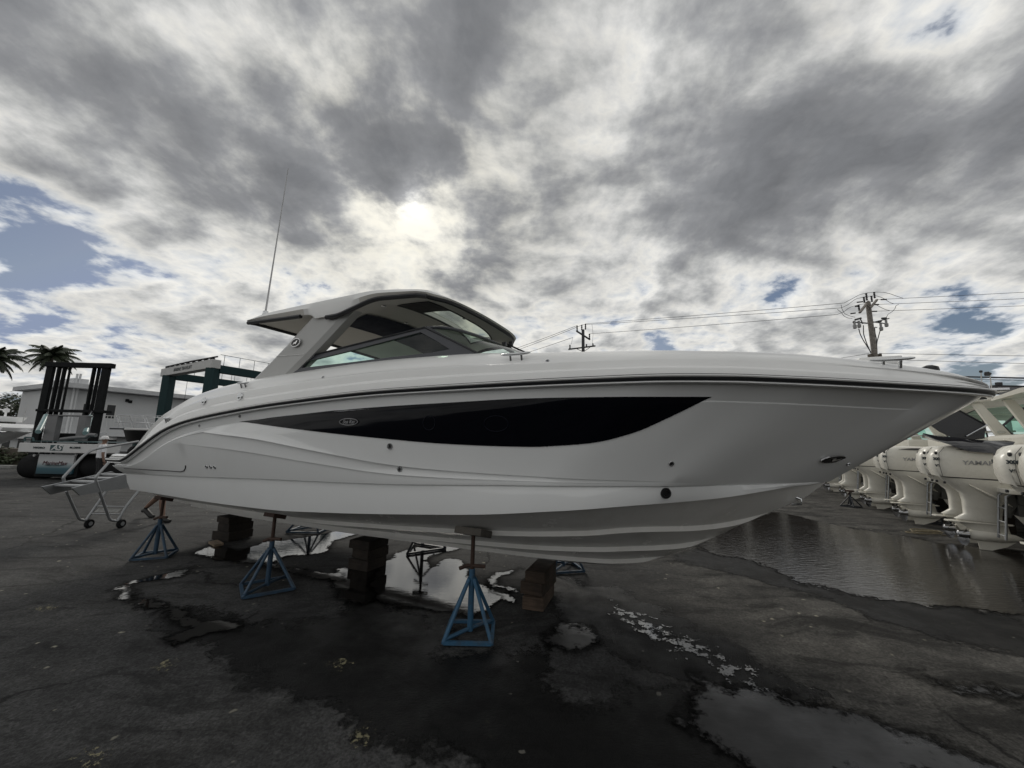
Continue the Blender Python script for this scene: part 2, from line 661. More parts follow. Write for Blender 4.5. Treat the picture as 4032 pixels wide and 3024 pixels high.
def sheet_material(name, water, edge=.10, speck=0.0, rough=.03, ripple=.05, ior=1.6, body=(.010, .010, .010), soft=.025, fq=1.0):
    """thin film on the paving: clear outside its ragged shoreline, a damp rim, then wet asphalt or standing water"""
    m, k = new_mat(name)
    g = k.n('ShaderNodeNewGeometry')
    pos = g.outputs['Position']
    a = k.n('ShaderNodeAttribute', attribute_name='depth').outputs['Fac']
    ns = k.math('ADD', k.math('MULTIPLY', k.math('SUBTRACT', k.noise(pos, 3.2 * fq, 6, .62, dims='2D'), .5), edge * 5.0),
                k.math('MULTIPLY', k.math('SUBTRACT', k.noise(pos, 22 * fq, 4, .65, dims='2D'), .5), edge * 2.2))
    dd = k.math('ADD', k.math('ADD', a, ns), -speck)
    rim = k.mr(a, -MARGIN + .05, -MARGIN * .4, 0, 1)
    wet = k.math('MULTIPLY', k.mr(dd, -.10, .04, 0, 1, 'SMOOTHSTEP'), rim)
    p = k.n('ShaderNodeBsdfPrincipled')
    b = k.n('ShaderNodeBump')
    b.inputs['Strength'].default_value = .6
    b.inputs['Distance'].default_value = .012
    tr = k.n('ShaderNodeBsdfTransparent')
    mx = k.n('ShaderNodeMixShader')
    if water:
        wat = k.math('MULTIPLY', k.mr(dd, -.005, soft, 0, 1, 'SMOOTHSTEP'), k.math('GREATER_THAN', rim, .5))
        k.put(tr.inputs[0], k.mix(wet, (1, 1, 1), (.42, .42, .42)))
        k.put(mx.inputs[0], wat)
        k.put(p.inputs['Base Color'], body)
        k.put(p.inputs['Roughness'], k.mr(k.noise(pos, 1.7, 4, .6, dims='2D'), .4, .65, rough, rough * 2.2))
        rip = k.math('ADD', k.noise(k.vec('MULTIPLY', pos, (1.0, 3.2, 1)), 6, 3, .55, dims='2D'), k.math('MULTIPLY', k.noise(k.vec('MULTIPLY', pos, (1.0, 2.4, 1)), 26, 2, .5, dims='2D'), .22))
        k.put(b.inputs['Height'], k.math('MULTIPLY', rip, ripple))
        p.inputs['IOR'].default_value = ior
    else:
        c, r, h = asphalt_nodes(k, pos)
        k.put(mx.inputs[0], wet)
        vo = k.n('ShaderNodeTexVoronoi')
        k.put(vo.inputs['Vector'], k.vec('ADD', pos, k.vec('SCALE', k.noise(pos, 18, 3, out='Color', dims='2D'), s=.05)))
        vo.inputs['Scale'].default_value = 7.5
        vs = k.n('ShaderNodeSeparateColor')
        k.put(vs.inputs[0], vo.outputs['Color'])
        bit = k.math('MULTIPLY', k.math('LESS_THAN', vo.outputs['Distance'], k.math('MULTIPLY', vs.outputs[0], .11)), k.math('GREATER_THAN', vs.outputs[1], .55))
        k.put(p.inputs['Base Color'], k.mix(k.math('MULTIPLY', bit, .45), k.vec('SCALE', c, s=.10), (.26, .25, .22)))
        k.put(p.inputs['Roughness'], k.mr(k.noise(pos, 2.3, 4, .6, dims='2D'), .35, .65, rough * .8, rough * 1.35))
        k.put(b.inputs['Height'], h)
        p.inputs['Specular IOR Level'].default_value = .2
    m.node_tree.links.new(b.outputs[0], p.inputs['Normal'])
    m.node_tree.links.new(tr.outputs[0], mx.inputs[1])
    m.node_tree.links.new(p.outputs[0], mx.inputs[2])
    o = k.n('ShaderNodeOutputMaterial')
    m.node_tree.links.new(mx.outputs[0], o.inputs[0])
    return m


gmat = ground_material()
g = MB()
g.add([(-300, -60, 0), (300, -60, 0), (300, 600, 0), (-300, 600, 0)], [(0, 1, 2, 3)])
tag(g.build('ground', gmat, smooth=0), kind='structure')


def seg_dist(px, py, poly):
    best = 1e9
    inside = False
    n = len(poly)
    for i in range(n):
        x1, y1 = poly[i]
        x2, y2 = poly[(i + 1) % n]
        dx, dy = x2 - x1, y2 - y1
        t = max(0, min(1, ((px - x1) * dx + (py - y1) * dy) / (dx * dx + dy * dy + 1e-12)))
        d = math.hypot(px - x1 - t * dx, py - y1 - t * dy)
        best = min(best, d)
        if (y1 > py) != (y2 > py) and px < (x2 - x1) * (py - y1) / (y2 - y1) + x1:
            inside = not inside
    return best if inside else -best


def sheet(name, pix, m, z, step=.06, margin=None):
    """flat sheet on the paving whose outline is the ground footprint of the stain"""
    margin = MARGIN
    poly = [(p.x, p.y) for p in (gp(*q) for q in pix)]
    x0, x1 = min(p[0] for p in poly) - margin, max(p[0] for p in poly) + margin
    y0, y1 = min(p[1] for p in poly) - margin, max(p[1] for p in poly) + margin
    nx, ny = min(150, int((x1 - x0) / step) + 2), min(150, int((y1 - y0) / step) + 2)
    sx, sy = (x1 - x0) / (nx - 1), (y1 - y0) / (ny - 1)
    D = [[seg_dist(x0 + i * sx, y0 + j * sy, poly) for i in range(nx)] for j in range(ny)]
    idx, vs, ds, fs = {}, [], [], []
    lim = -margin + max(sx, sy)
    for j in range(ny - 1):
        for i in range(nx - 1):
            cs = [(i, j), (i + 1, j), (i + 1, j + 1), (i, j + 1)]
            if max(D[b][a] for a, b in cs) < lim:
                continue
            f = []
            for a, b in cs:
                if (a, b) not in idx:
                    idx[(a, b)] = len(vs)
                    vs.append((x0 + a * sx, y0 + b * sy, z))
                    ds.append(D[b][a])
                f.append(idx[(a, b)])
            fs.append(f)
    me = bpy.data.meshes.new(name)
    me.from_pydata(vs, [], fs)
    at_ = me.attributes.new('depth', 'FLOAT', 'POINT')
    at_.data.foreach_set('value', ds)
    me.materials.append(m)
    o = bpy.data.objects.new(name, me)
    COL.objects.link(o)
    return tag(o, kind='structure')


def c6(l):
    return [(400 + x * .5425, 1700 + y * .5425) for x, y in l]


def c7(l):
    return [(1300 + x * .5425, 1850 + y * .5425) for x, y in l]


def c8(l):
    return [(2400 + x * .7377, 1850 + y * .7377) for x, y in l]


def cd(l):
    return [(x * 1.8228, y * 1.8228) for x, y in l]


wet_m = sheet_material('wet_asphalt', False, .12, rough=.48)
wat_m = sheet_material('puddle_water', True, .05, speck=-.05, ripple=.06, ior=2.5)
wat_thin = sheet_material('puddle_thin', True, .05, speck=.01, ripple=.05, ior=2.1)
wat_far = sheet_material('puddle_ruffled', True, .13, ripple=.45, ior=1.33, rough=.06, body=(.022, .020, .018))
wat_calm = sheet_material('puddle_film', True, .09, rough=.24, ripple=.14, ior=1.5, body=(.020, .020, .021), soft=.10)
wat_spk = sheet_material('puddle_specks', True, .20, speck=.20, rough=.05, ior=2.0, fq=2.6)
sheet('wet_patch', cd([(300, 1290), (400, 1315), (560, 1345), (650, 1350), (740, 1330), (800, 1275), (850, 1320), (960, 1360), (950, 1420), (1075, 1415), (1180, 1405), (1175, 1500), (1240, 1520),
                       (1350, 1530), (1350, 1480), (1480, 1465), (1520, 1560), (1640, 1659), (1650, 1720), (1080, 1720), (960, 1620), (890, 1640), (860, 1600), (640, 1500), (560, 1470), (470, 1400), (380, 1370), (330, 1310)]), wet_m, .004)
sheet('wet_patch', cd([(1180, 1230), (1260, 1265), (1330, 1270), (1500, 1360), (1640, 1420), (1750, 1500), (1760, 1540), (1600, 1500), (1400, 1450), (1230, 1350), (1200, 1300)]), wet_m, .0045)
sheet('wet_patch', cd([(1560, 1165), (1700, 1180), (1900, 1270), (2212, 1340), (2260, 1420), (2000, 1370), (1800, 1300), (1600, 1240), (1450, 1210)]), wet_m, .0042)
sheet('puddle', c7([(330, 860), (380, 680), (480, 640), (560, 590), (700, 560), (900, 545), (950, 562), (800, 602), (690, 630), (650, 665), (740, 735), (800, 690), (870, 655), (960, 700), (990, 800), (1080, 860),
                    (1185, 935), (1130, 980), (1000, 1065), (900, 1020), (740, 1000), (560, 990), (380, 950)]), wat_m, .008)
sheet('puddle', c6([(700, 880), (800, 840), (1000, 880), (1190, 812), (1450, 782), (1780, 710), (1850, 735), (1660, 800), (1580, 880), (1300, 900), (1200, 960), (960, 940), (820, 915)]), wat_m, .0084, margin=.18)
sheet('puddle', c6([(1100, 950), (1250, 955), (1400, 1000), (1560, 1020), (1760, 1030), (1750, 1085), (1560, 1070), (1400, 1040), (1230, 995)]), wat_thin, .0088, .05, .14)
sheet('puddle', c6([(70, 1150), (190, 1095), (470, 1035), (700, 975), (560, 1055), (320, 1095), (250, 1110), (245, 1170), (210, 1250), (100, 1230), (150, 1190)]), wat_thin, .0082, .05, .14)
sheet('puddle', c6([(220, 1190), (350, 1215), (600, 1290), (620, 1330), (760, 1370), (1050, 1390), (1010, 1460), (800, 1450), (560, 1540), (450, 1510), (640, 1440), (440, 1330), (260, 1250)]), wat_thin, .0086, .05, .14)
sheet('puddle', c8([(560, 360), (720, 262), (900, 225), (1050, 262), (1300, 315), (1500, 345), (1750, 392), (2212, 440), (2330, 480), (2330, 800), (2100, 765), (1830, 735), (1560, 715), (1250, 660), (1000, 600),
                    (850, 520), (620, 460), (430, 410)]), wat_far, .0083)
sheet('puddle', c8([(460, 1125), (620, 1165), (870, 1215), (1120, 1265), (1330, 1305), (1600, 1395), (1900, 1515), (2150, 1620), (2100, 1700), (860, 1700), (650, 1530), (500, 1450), (400, 1330), (420, 1250)]), wat_calm, .0087)
sheet('puddle', c8([(1640, 1090), (1900, 1145), (2260, 1205), (2260, 1270), (2100, 1230), (1880, 1185)]), wat_calm, .0081, .05, .14)
sheet('puddle', c7([(1620, 1140), (1700, 1120), (1850, 1170), (1960, 1205), (1940, 1275), (1800, 1325), (1650, 1295), (1590, 1250)]), wat_calm, .0089, .04, .12)
sheet('puddle', c8([(-10, 690), (200, 770), (400, 860), (640, 960), (800, 1060), (900, 1180), (1100, 1240), (860, 1215), (620, 1165), (480, 1050), (250, 960), (-10, 800)]), wat_spk, .0091)
sheet('puddle', c6([(1735, 1005), (1880, 1020), (2035, 1010), (2035, 1200), (1900, 1235), (1735, 1190)]), wat_m, .0079, .04)
sheet('puddle', c7([(1080, 850), (1200, 880), (1345, 930), (1345, 975), (1200, 925), (1090, 890)]), wat_thin, .0078, .03, .10)
sheet('puddle', c7([(1140, 800), (1220, 750), (1370, 715), (1370, 735), (1240, 775), (1190, 830), (1340, 870), (1340, 885), (1180, 850)]), wat_thin, .0076, .03, .08)



def splash_material():
    m, k = new_mat('paint_splash')
    g_ = k.n('ShaderNodeNewGeometry')
    pos = g_.outputs['Position']
    a_ = k.n('ShaderNodeAttribute', attribute_name='depth').outputs['Fac']
    nn = k.math('ADD', k.math('MULTIPLY', k.math('SUBTRACT', k.noise(pos, 26, 5, .7, dims='2D'), .5), .5), a_)
    f = k.math('MULTIPLY', k.mr(nn, .0, .03, 0, 1), k.mr(a_, -.16, -.06, 0, 1))
    p = k.n('ShaderNodeBsdfPrincipled')
    p.inputs['Base Color'].default_value = (.34, .31, .19, 1)
    p.inputs['Roughness'].default_value = .8
    tr = k.n('ShaderNodeBsdfTransparent')
    mx = k.n('ShaderNodeMixShader')
    k.put(mx.inputs[0], k.math('MULTIPLY', f, .55))
    m.node_tree.links.new(tr.outputs[0], mx.inputs[1])
    m.node_tree.links.new(p.outputs[0], mx.inputs[2])
    o = k.n('ShaderNodeOutputMaterial')
    m.node_tree.links.new(mx.outputs[0], o.inputs[0])
    return m


spl_m = splash_material()
for i, (x, y, rx, ry) in enumerate(((357, 1438, 8, 5), (735, 1437, 10, 6), (780, 1595, 7, 12), (203, 1640, 9, 10), (95, 1316, 16, 3))):
    sheet('paint_splash', cd([(x + rx * math.cos(t_ * .785), y + ry * math.sin(t_ * .785)) for t_ in range(8)]), spl_m, .0101 + i * .0001, .03)

# ------------------------------------------------------------------ the boat
HEAD = R(25)
BT = Vector((math.cos(HEAD), -math.sin(HEAD), 0))
BN = Vector((math.sin(HEAD), math.cos(HEAD), 0))
BC = 4.25
boat = empty('motor_boat', BN * BC, -HEAD, 'large white motor boat with hardtop and long black hull window, propped on blue stands', 'boat')
BO = Vector((CO.dot(BT), CO.dot(BN) - BC, CO.z))


def bray(x, y):
    d = ray(x, y)
    return Vector((d.dot(BT), d.dot(BN), d.z))


def bside(x, y, off):       # boat-space point on the plane at lateral offset off
    d = bray(x, y)
    return BO + d * ((off - BO.y) / d.y)


# curves of the starboard side, in boat space (t forward, b half beam, z up)
rail_b = table([(-7.73, 1.53), (-7.6, 1.57), (-7.4, 1.58), (-1.0, 1.58), (-.3, 1.545), (.24, 1.39), (.50, 1.25), (.86, 1.03), (1.23, .78), (1.63, .50), (1.92, .27), (2.06, .12), (2.12, .0)])
rail_z = table([(-7.73, 1.31), (-7.18, 1.32), (-6.98, 1.39), (-6.77, 1.49), (-6.12, 1.76), (-5.75, 1.845), (-5.03, 1.94), (-3.89, 2.04), (-2.4, 2.11), (-1.07, 2.12), (2.12, 2.12)])
cre_b = table([(-7.4, 1.45), (-2.6, 1.45), (-1.1, 1.40), (-.23, 1.13), (.35, .62), (.73, .29), (.95, .10), (1.06, .0)])
cre_z = table([(-7.4, 1.12), (-5.62, 1.17), (-4.46, 1.21), (-2.62, 1.265), (-1.11, 1.34), (-.23, 1.37), (1.06, 1.39)])
chi_b = table([(-7.34, 1.36), (-5.33, 1.38), (-4.27, 1.39), (-3.21, 1.4), (-2.26, 1.41), (-1.57, 1.4), (-0.9, 1.35), (-0.41, 1.17), (0.19, 0.74), (0.55, 0.44), (0.74, 0.26), (0.95, 0.09), (1.03, 0)])
chi_z = table([(-7.34, 0.887), (-5.33, 0.872), (-4.27, 0.885), (-3.21, 0.945), (-2.26, 1.02), (-1.57, 1.082), (-0.9, 1.163), (-0.41, 1.219), (0.19, 1.271), (0.55, 1.324), (0.74, 1.351), (0.95, 1.375), (1.03, 1.385)])
kee_z = table([(-7.2, .375), (-3.5, .39), (-1.9, .40), (-1.31, .41), (-.87, .44), (-.46, .54), (-.11, .68), (.37, .96), (.64, 1.11), (.87, 1.24), (1.02, 1.37)])
s1_v = table([(0, .0), (.13, .03), (.20, .16), (.27, .32), (.335, .43), (.465, .65), (.58, .80), (.72, .90), (.85, .96), (1, 1.0)])
s2_v = table([(0, .2), (.13, .25), (.20, .42), (.33, .62), (.465, .79), (.58, .895), (.72, .955), (.85, .985), (1, 1.0)])

NU = 110


def ustat(i):
    s = i / (NU - 1)
    return 1 - (1 - s) ** 1.55


def lerp(a, b, t):
    return a + (b - a) * t


def smooth01(x):
    x = max(0, min(1, x))
    return x * x * (3 - 2 * x)


hull_rows_all = []
for i in range(NU):
    u = ustat(i)
    tr, tcx, tch, tk = lerp(-7.73, 2.12, u), lerp(-7.42, 1.06, u), lerp(-7.40, 1.02, u), lerp(-7.35, 1.02, u)
    A = Vector((tr, -rail_b(tr), rail_z(tr)))
    C = Vector((tcx, -cre_b(tcx), cre_z(tcx)))
    D = Vector((tch, -chi_b(tch), chi_z(tch)))
    K = Vector((tk, 0, kee_z(tk)))
    end = 1 - smooth01((u - .93) / .07)
    bowf = smooth01((u - .5) / .45)

    def side(v, off=0.0):
        p = A.lerp(C, v)
        w = math.sin(math.pi * v)
        p.y -= (lerp(.035, -.03, bowf) * w + off) * end       # slight tumble amidships, flare at the bow
        return p
    H = max(.05, A.z - C.z)
    vt = min(.4, .145 / H) * lerp(1, 1, u)
    fade = smooth01((u - .17) / .16) * (1 - smooth01((u - .60) / .3))
    v1, v2 = s1_v(u), s2_v(u)
    v1 = max(v1, vt + .06)
    v2 = max(v2, v1 + .008)
    v2 = min(v2, .992)
    v1 = min(v1, v2 - .004)
    row = [A, side(vt * .12, -.028), side(vt, -.040 * 1), side(vt + .012, -.030)]
    for q in (.2, .45, .7, .9):
        row.append(side(lerp(vt + .012, v1 - .01, q), -.03 * (1 - q)))
    row += [side(v1, .010 * fade), side(v1 + .003, -.021 * fade)]
    row += [side(lerp(v1, v2, .5), -.012 * fade), side(v2, .004 * fade), side(v2 + .002, -.010 * fade)]
    row.append(side(lerp(v2, 1, .5)))
    row.append(C)
    lip = .026 * end
    C2 = C + Vector((0, lip, -.012 * end))
    row.append(C2)
    row.append(C2.lerp(D, .5) + Vector((0, -.012 * end, 0)))
    row.append(D)
    fl = min(.075, abs(D.y) * .3)
    Di = D + Vector((0, fl, .004))
    row.append(Di)

    def bot(f, drop=0.0):
        p = Di.lerp(K, f)
        p.z -= .03 * math.sin(math.pi * f) * end + drop
        return p
    prev = 0.0
    for f0, ta, te in ((.28, -.7, .66), (.55, -1.0, .20), (.80, -1.3, -.26)):
        g_ = max(0, min(1, (tk - ta) / (te - ta)))
        f = min(.992, f0 + (1 - f0) * g_ ** 2.2)
        f = max(f, prev + .002)
        hgt = .042 * end * smooth01((u + .15) / .3) * (1 - smooth01((g_ - .75) / .25))
        nxt = min(.996, max(f + .001, f + .10 * (1 - g_)))
        row.append(bot(lerp(prev, f, .55)))
        row.append(bot(f))
        row.append(bot(f, hgt) + Vector((0, .004 * end, 0)))
        row.append(bot(nxt))
        prev = nxt
    row.append(K)
    hull_rows_all.append(row)

NROW = len(hull_rows_all[0])
CH = 18                                    # row index of chine edge
hm = MB()
hm.grid([r[:CH + 1] for r in hull_rows_all])
hm.grid([[Vector((p.x, -p.y, p.z)) for p in r[:CH + 1]] for r in hull_rows_all], flip=True)
hull_bvh = None
# transom closes the stern
st = hull_rows_all[0]
ring = st + [Vector((p.x, -p.y, p.z)) for p in st[-2::-1]]
hm.add(ring, [tuple(range(len(ring)))])
hull = hm.build('hull', gelcoat, boat, smooth=24, merge=True)
bmk = MB()
bmk.grid([r[CH:] for r in hull_rows_all])
bmk.grid([[Vector((p.x, -p.y, p.z)) for p in r[CH:]] for r in hull_rows_all], flip=True)
bottom = bmk.build('hull_bottom', gelcoat_bottom, boat, smooth=24, merge=True)

_sv = [tuple(p) for r in hull_rows_all for p in r]
_sf = [(i * NROW + j, i * NROW + j + 1, (i + 1) * NROW + j + 1, (i + 1) * NROW + j) for i in range(NU - 1) for j in range(NROW - 1)]
hull_bvh = BVHTree.FromPolygons(_sv, _sf)


def on_hull(x, y, lift=0.0, bvh=None):
    d = bray(x, y)
    loc, nrm, idx, dist = (bvh or hull_bvh).ray_cast(BO, d)
    if loc is None:
        return None, None
    if nrm.dot(d) > 0:
        nrm = -nrm
    return loc + nrm * lift, nrm


# rub rail: black rubber either side of a steel strip
def rail_point(u, dy=0.0, dz=0.0, side=-1):
    t = lerp(-7.73, 2.12, u)
    b = rail_b(t)
    return Vector((t, side * (b + dy), rail_z(t) + dz))


def rail_sweep(prof, name, m, parent):
    mb = MB()
    for side in (-1, 1):
        rows = []
        for i in range(NU):
            u = ustat(i)
            t = lerp(-7.73, 2.12, u)
            a, b2 = rail_point(max(0, u - .004)), rail_point(min(1, u + .004))
            tn = (b2 - a).normalized()
            out = Vector((tn.y, -tn.x, 0)).normalized()
            up = Vector((0, 0, 1))
            P0 = rail_point(u)
            ring = []
            for (o_, z_) in prof:
                p = P0 + out * o_ + up * z_
                if p.y > -.0:
                    p.y = 0.0
                if side > 0:
                    p.y = -p.y
                ring.append(p)
            rows.append(ring)
        mb.grid(rows, wrap=True, flip=side > 0)
        mb.add(rows[0], [tuple(range(len(prof)))])
    return mb.build(name, m, parent, smooth=50)


rub = rail_sweep([(-.03, -.028), (.016, -.028), (.026, -.018), (.028, .008), (.019, .018), (-.03, .020)], 'rub_rail', black_trim, boat)
rail_sweep([(.022, -.006), (.034, -.004), (.038, .003), (.034, .010), (.022, .012)], 'insert_strip', mat('rail_insert', (.72, .72, .71), .25, var=.03), rub)
rail_sweep([(-.02, -.043), (.010, -.043), (.016, -.038), (.012, -.0285), (-.02, -.0285)], 'rail_flange', gelcoat, rub)

# deck moulding above the rail
zs_t = table([(-7.73, 1.385), (-7.2, 1.395), (-7.05, 1.49), (-6.85, 1.75), (-6.65, 1.97), (-6.45, 2.08), (-6.0, 2.255), (-5.25, 2.365), (-4.41, 2.425), (-2.73, 2.485), (-1.76, 2.47), (-1.44, 2.445), (-.29, 2.385),
              (.83, 2.35), (1.25, 2.335), (1.58, 2.31), (1.85, 2.27), (2.01, 2.215), (2.12, 2.165)])
ins_t = table([(-7.73, .05), (-7.1, .08), (-6.85, .13), (-6.65, .18), (-6.45, .22), (-6, .28), (-5.25, .31), (-1, .33), (0, .34), (.83, .25), (1.25, .25), (1.58, .23), (1.85, .17), (2.01, .1), (2.12, 0)])
deck_rows = []
for i in range(NU):
    u = ustat(i)
    t = lerp(-7.73, 2.12, u)
    b, zr, zs, ins = rail_b(t), rail_z(t) + .020, zs_t(t), ins_t(t)
    H = zs - zr
    e = 1 - smooth01((u - .95) / .05)
    g1 = min(1.0, H / .3) * e
    rr = [(0, 0), (.012, .16), (.016, .19), (.040 * g1, .235), (.050 * g1, .27), (.060, .46), (.066, .49), (.100 * g1, .545), (.115 * g1, .60), (ins * .55, .80), (ins * .8, .93), (ins, 1.0), (ins + .05, 1.01)]
    row = [Vector((t, -max(0, b - min(x, b)), zr + H * f)) for x, f in rr]
    deck_rows.append(row)
dk = MB()
dk.grid(deck_rows)
dk.grid([[Vector((p.x, -p.y, p.z)) for p in r] for r in deck_rows], flip=True)
dv = [tuple(p) for r in deck_rows for p in r]
nd = len(deck_rows[0])
deck_bvh = BVHTree.FromPolygons(dv, [(i * nd + j, i * nd + j + 1, (i + 1) * nd + j + 1, (i + 1) * nd + j) for i in range(NU - 1) for j in range(nd - 1)])
# foredeck and inner coaming
fore = [r[-1] for r in deck_rows if r[0].x > -1.75]
dk.grid([[p, Vector((p.x + 0, p.y * .5, p.z + .05 * min(1, abs(p.y)))), Vector((p.x, 0, p.z + .07 * min(1, abs(p.y)))), Vector((p.x, -p.y * .5, p.z + .05 * min(1, abs(p.y)))), Vector((p.x, -p.y, p.z))] for p in fore])
aft = [r[-1] for r in deck_rows if r[0].x <= -1.66]
for s in (1, -1):
    dk.grid([[Vector((p.x, p.y * s, p.z)), Vector((p.x, (p.y + .03) * s, p.z - .03)), Vector((p.x, (p.y + .05) * s, max(1.36, p.z - .9)))] for p in aft], flip=s < 0)
deck = dk.build('deck', deckwhite, boat, smooth=26, merge=True)

# swim platform and cockpit sole
MB().box2((-7.68, -1.42, 1.335), (-6.5, 1.42, 1.375)).build('swim_platform', deckwhite, boat, bevel=.012)
MB().box2((-6.7, -1.3, 1.30), (-1.7, 1.3, 1.36)).build('cockpit_sole', cream, boat)
MB().box2((-6.75, -1.28, 1.36), (-6.45, 1.28, 2.0)).build('stern_seat', seat_white, boat, bevel=.05)
MB().box2((-1.78, -1.25, 1.36), (-1.70, 1.25, 2.44)).build('bulkhead', cream, boat)

# black hull window
wtop = [(943, 1658), (1171, 1632), (1442, 1604), (1768, 1583), (2100, 1565.5), (2400, 1560), (2542, 1559), (2803, 1559)]
wbot = [(943, 1659), (1171, 1690), (1442, 1720), (1768, 1748), (1985, 1757), (2100, 1759), (2190, 1755), (2326, 1744), (2488, 1705), (2651, 1634), (2803, 1559.5)]


def px_table(l):
    return table(l)


ft, fb = px_table(wtop), px_table(wbot)
rows = []
for i in range(61):
    x = lerp(944, 2802, i / 60)
    y0, y1 = ft(x) + 2, fb(x)
    r = []
    for j in range(9):
        p, n = on_hull(x, lerp(y0, max(y1, y0 + .4), j / 8), .006)
        r.append(p)
    rows.append(r)
mir = [[Vector((p.x, -p.y, p.z)) for p in r] for r in rows]
wn = MB()
wn.grid(rows)
MB().grid(rows).build('hull_window', navy_glass, boat, smooth=60)
MB().grid(mir, flip=True).build('hull_window', navy_glass, boat, smooth=60)


def hull_frame(x, y, lift=.006, up=(0, 0, 1), bvh=None):
    p, n = on_hull(x, y, lift, bvh)
    xx = Vector(up).cross(n).normalized()
    if xx.x < 0:
        xx = -xx
    yy = n.cross(xx)
    M = Matrix((xx, yy, n)).transposed().to_4x4()
    M.translation = p
    return M


def ellipse_ring(M, rx, ry, w, th, n=40):
    mb = MB()
    out_, in_ = [], []
    rows = []
    for j in range(n):
        a = 2 * math.pi * j / n
        c, s = math.cos(a), math.sin(a)
        rows.append([M @ Vector((c * (rx + w / 2), s * (ry + w / 2), 0)), M @ Vector((c * (rx + w * .3), s * (ry + w * .3), th)), M @ Vector((c * (rx - w * .3), s * (ry - w * .3), th)), M @ Vector((c * (rx - w / 2), s * (ry - w / 2), 0))])
    rows.append(rows[0])
    mb.grid(rows)
    return mb


def ellipse_disc(M, rx, ry, th, n=36, dome=0.0):
    mb = MB()
    ring0 = [M @ Vector((math.cos(2 * math.pi * j / n) * rx, math.sin(2 * math.pi * j / n) * ry, 0)) for j in range(n)]
    ring1 = [M @ Vector((math.cos(2 * math.pi * j / n) * rx * .96, math.sin(2 * math.pi * j / n) * ry * .96, th)) for j in range(n)]
    mb.grid([ring0, ring1], wrap=True)
    b = mb.add(ring1 + [M @ Vector((0, 0, th + dome))], [])
    for j in range(n):
        mb.f.append((b + j, b + (j + 1) % n, b + n))
    return mb


chrome = mat('chrome', (.70, .70, .71), .08, metal=1, var=.02)
M = hull_frame(1377, 1661, .012)
dull = mat('dull_metal', (.30, .30, .31), .35, metal=1, var=.1)
badge = ellipse_ring(M, .118, .031, .008, .006).build('name_badge', dull, boat)
lettering('badge_lettering', 'Sea Ray', .050, dull, badge, M @ Matrix.Translation((0, 0, .002)), .001, shear=.35)
# faint cabin port outlines behind the dark hull glass
dim = mat('port_outline', (.004, .005, .011), .12, var=.05, spec=.14)
for (x, y, rx, ry) in ((1692, 1665, .062, .062), (1955, 1668, .105, .062)):
    ellipse_ring(hull_frame(x, y, .0105), rx, ry, .006, .0006).build('cabin_port', dim, boat)

# fittings through the hull
fit = mat('fitting_black', (.012, .012, .013), .3)


def fitting(x, y, r, bvh=None, rim=None, hole=True, dome=0.0):
    M = hull_frame(x, y, .003, bvh=bvh)
    ft_ = ellipse_ring(M, r, r, r * .7, r * .35, 24).build('drain_fitting', rim or steel, boat)
    if hole:
        ellipse_disc(M, r * .72, r * .72, .002, 20).build('drain_hole', fit, ft_)
    else:
        ellipse_disc(M, r * .9, r * .9, r * .3, 20, dome).build('fitting_cap', rim or steel, ft_)


for a in [(1536, 1757, .022), (1575, 1847, .020), (2643, 1825, .015), (814, 1838, .016), (830, 1839, .016), (846, 1840, .016), (945, 1639, .014), (786, 1677, .013), (3339, 1827, .014)]:
    fitting(*a)
fitting(2621, 1942, .031, rim=fit)
fitting(805, 1580, .036, bvh=deck_bvh, hole=False, dome=.02)
fitting(947, 1562, .036, bvh=deck_bvh, hole=False, dome=.02)
fitting(1272, 1486, .012, bvh=deck_bvh)
fitting(2156, 1422, .012, bvh=deck_bvh)
# bow emblem: dark oval with a bright bird-like stroke
M = hull_frame(3276, 1805, .006) @ Matrix.Rotation(R(10), 4, 'Z')
em = ellipse_disc(M, .105, .034, .006).build('bow_emblem', mat('emblem_dark', (.02, .02, .022), .12, metal=.6), boat)
ellipse_ring(M, .108, .036, .007, .009).build('emblem_rim', chrome, em)
MB().poly([M @ Vector(p) for p in ((-.004, -.020, .009), (.055, -.012, .009), (.075, .006, .009), (.030, -.002, .009), (.012, .006, .009), (.020, .018, .009), (-.008, .008, .009), (-.012, -.004, .009))], .002, M.to_3x3() @ Vector((0, 0, 1))).build('emblem_stroke', chrome, em)
# moulded seam of the stern side locker
seam = [on_hull(x, y, .004)[0] for x, y in ((490, 1843), (540, 1846), (600, 1850), (660, 1853), (712, 1857), (726, 1853), (731, 1843), (732, 1832))]
MB().tube(seam, .006, 6).build('locker_seam', fit, boat)

# cleats


def cleat(x, y, L, bvh=deck_bvh):
    p, n = on_hull(x, y, 0, bvh)
    mb = MB()
    up = Vector((0, -.35, .94))
    for s in (-1, 1):
        q = p + Vector((s * L * .19, 0, 0))
        mb.cyl(q - up * .015, q + up * .045, .011, .009, 10)
    c = p + up * .05
    mb.tube([c + Vector((x_ * L, 0, z_)) for x_, z_ in ((-.5, .004), (-.4, .002), (-.15, 0), (.15, 0), (.4, .002), (.5, .004))], [.006, .011, .013, .013, .011, .006], 10)
    return mb.build('cleat', steel, boat)


cleat(2033, 1418, .26)
cleat(3511, 1442, .25)
cleat(960, 1525, .22)
cleat(660, 1662, .16)
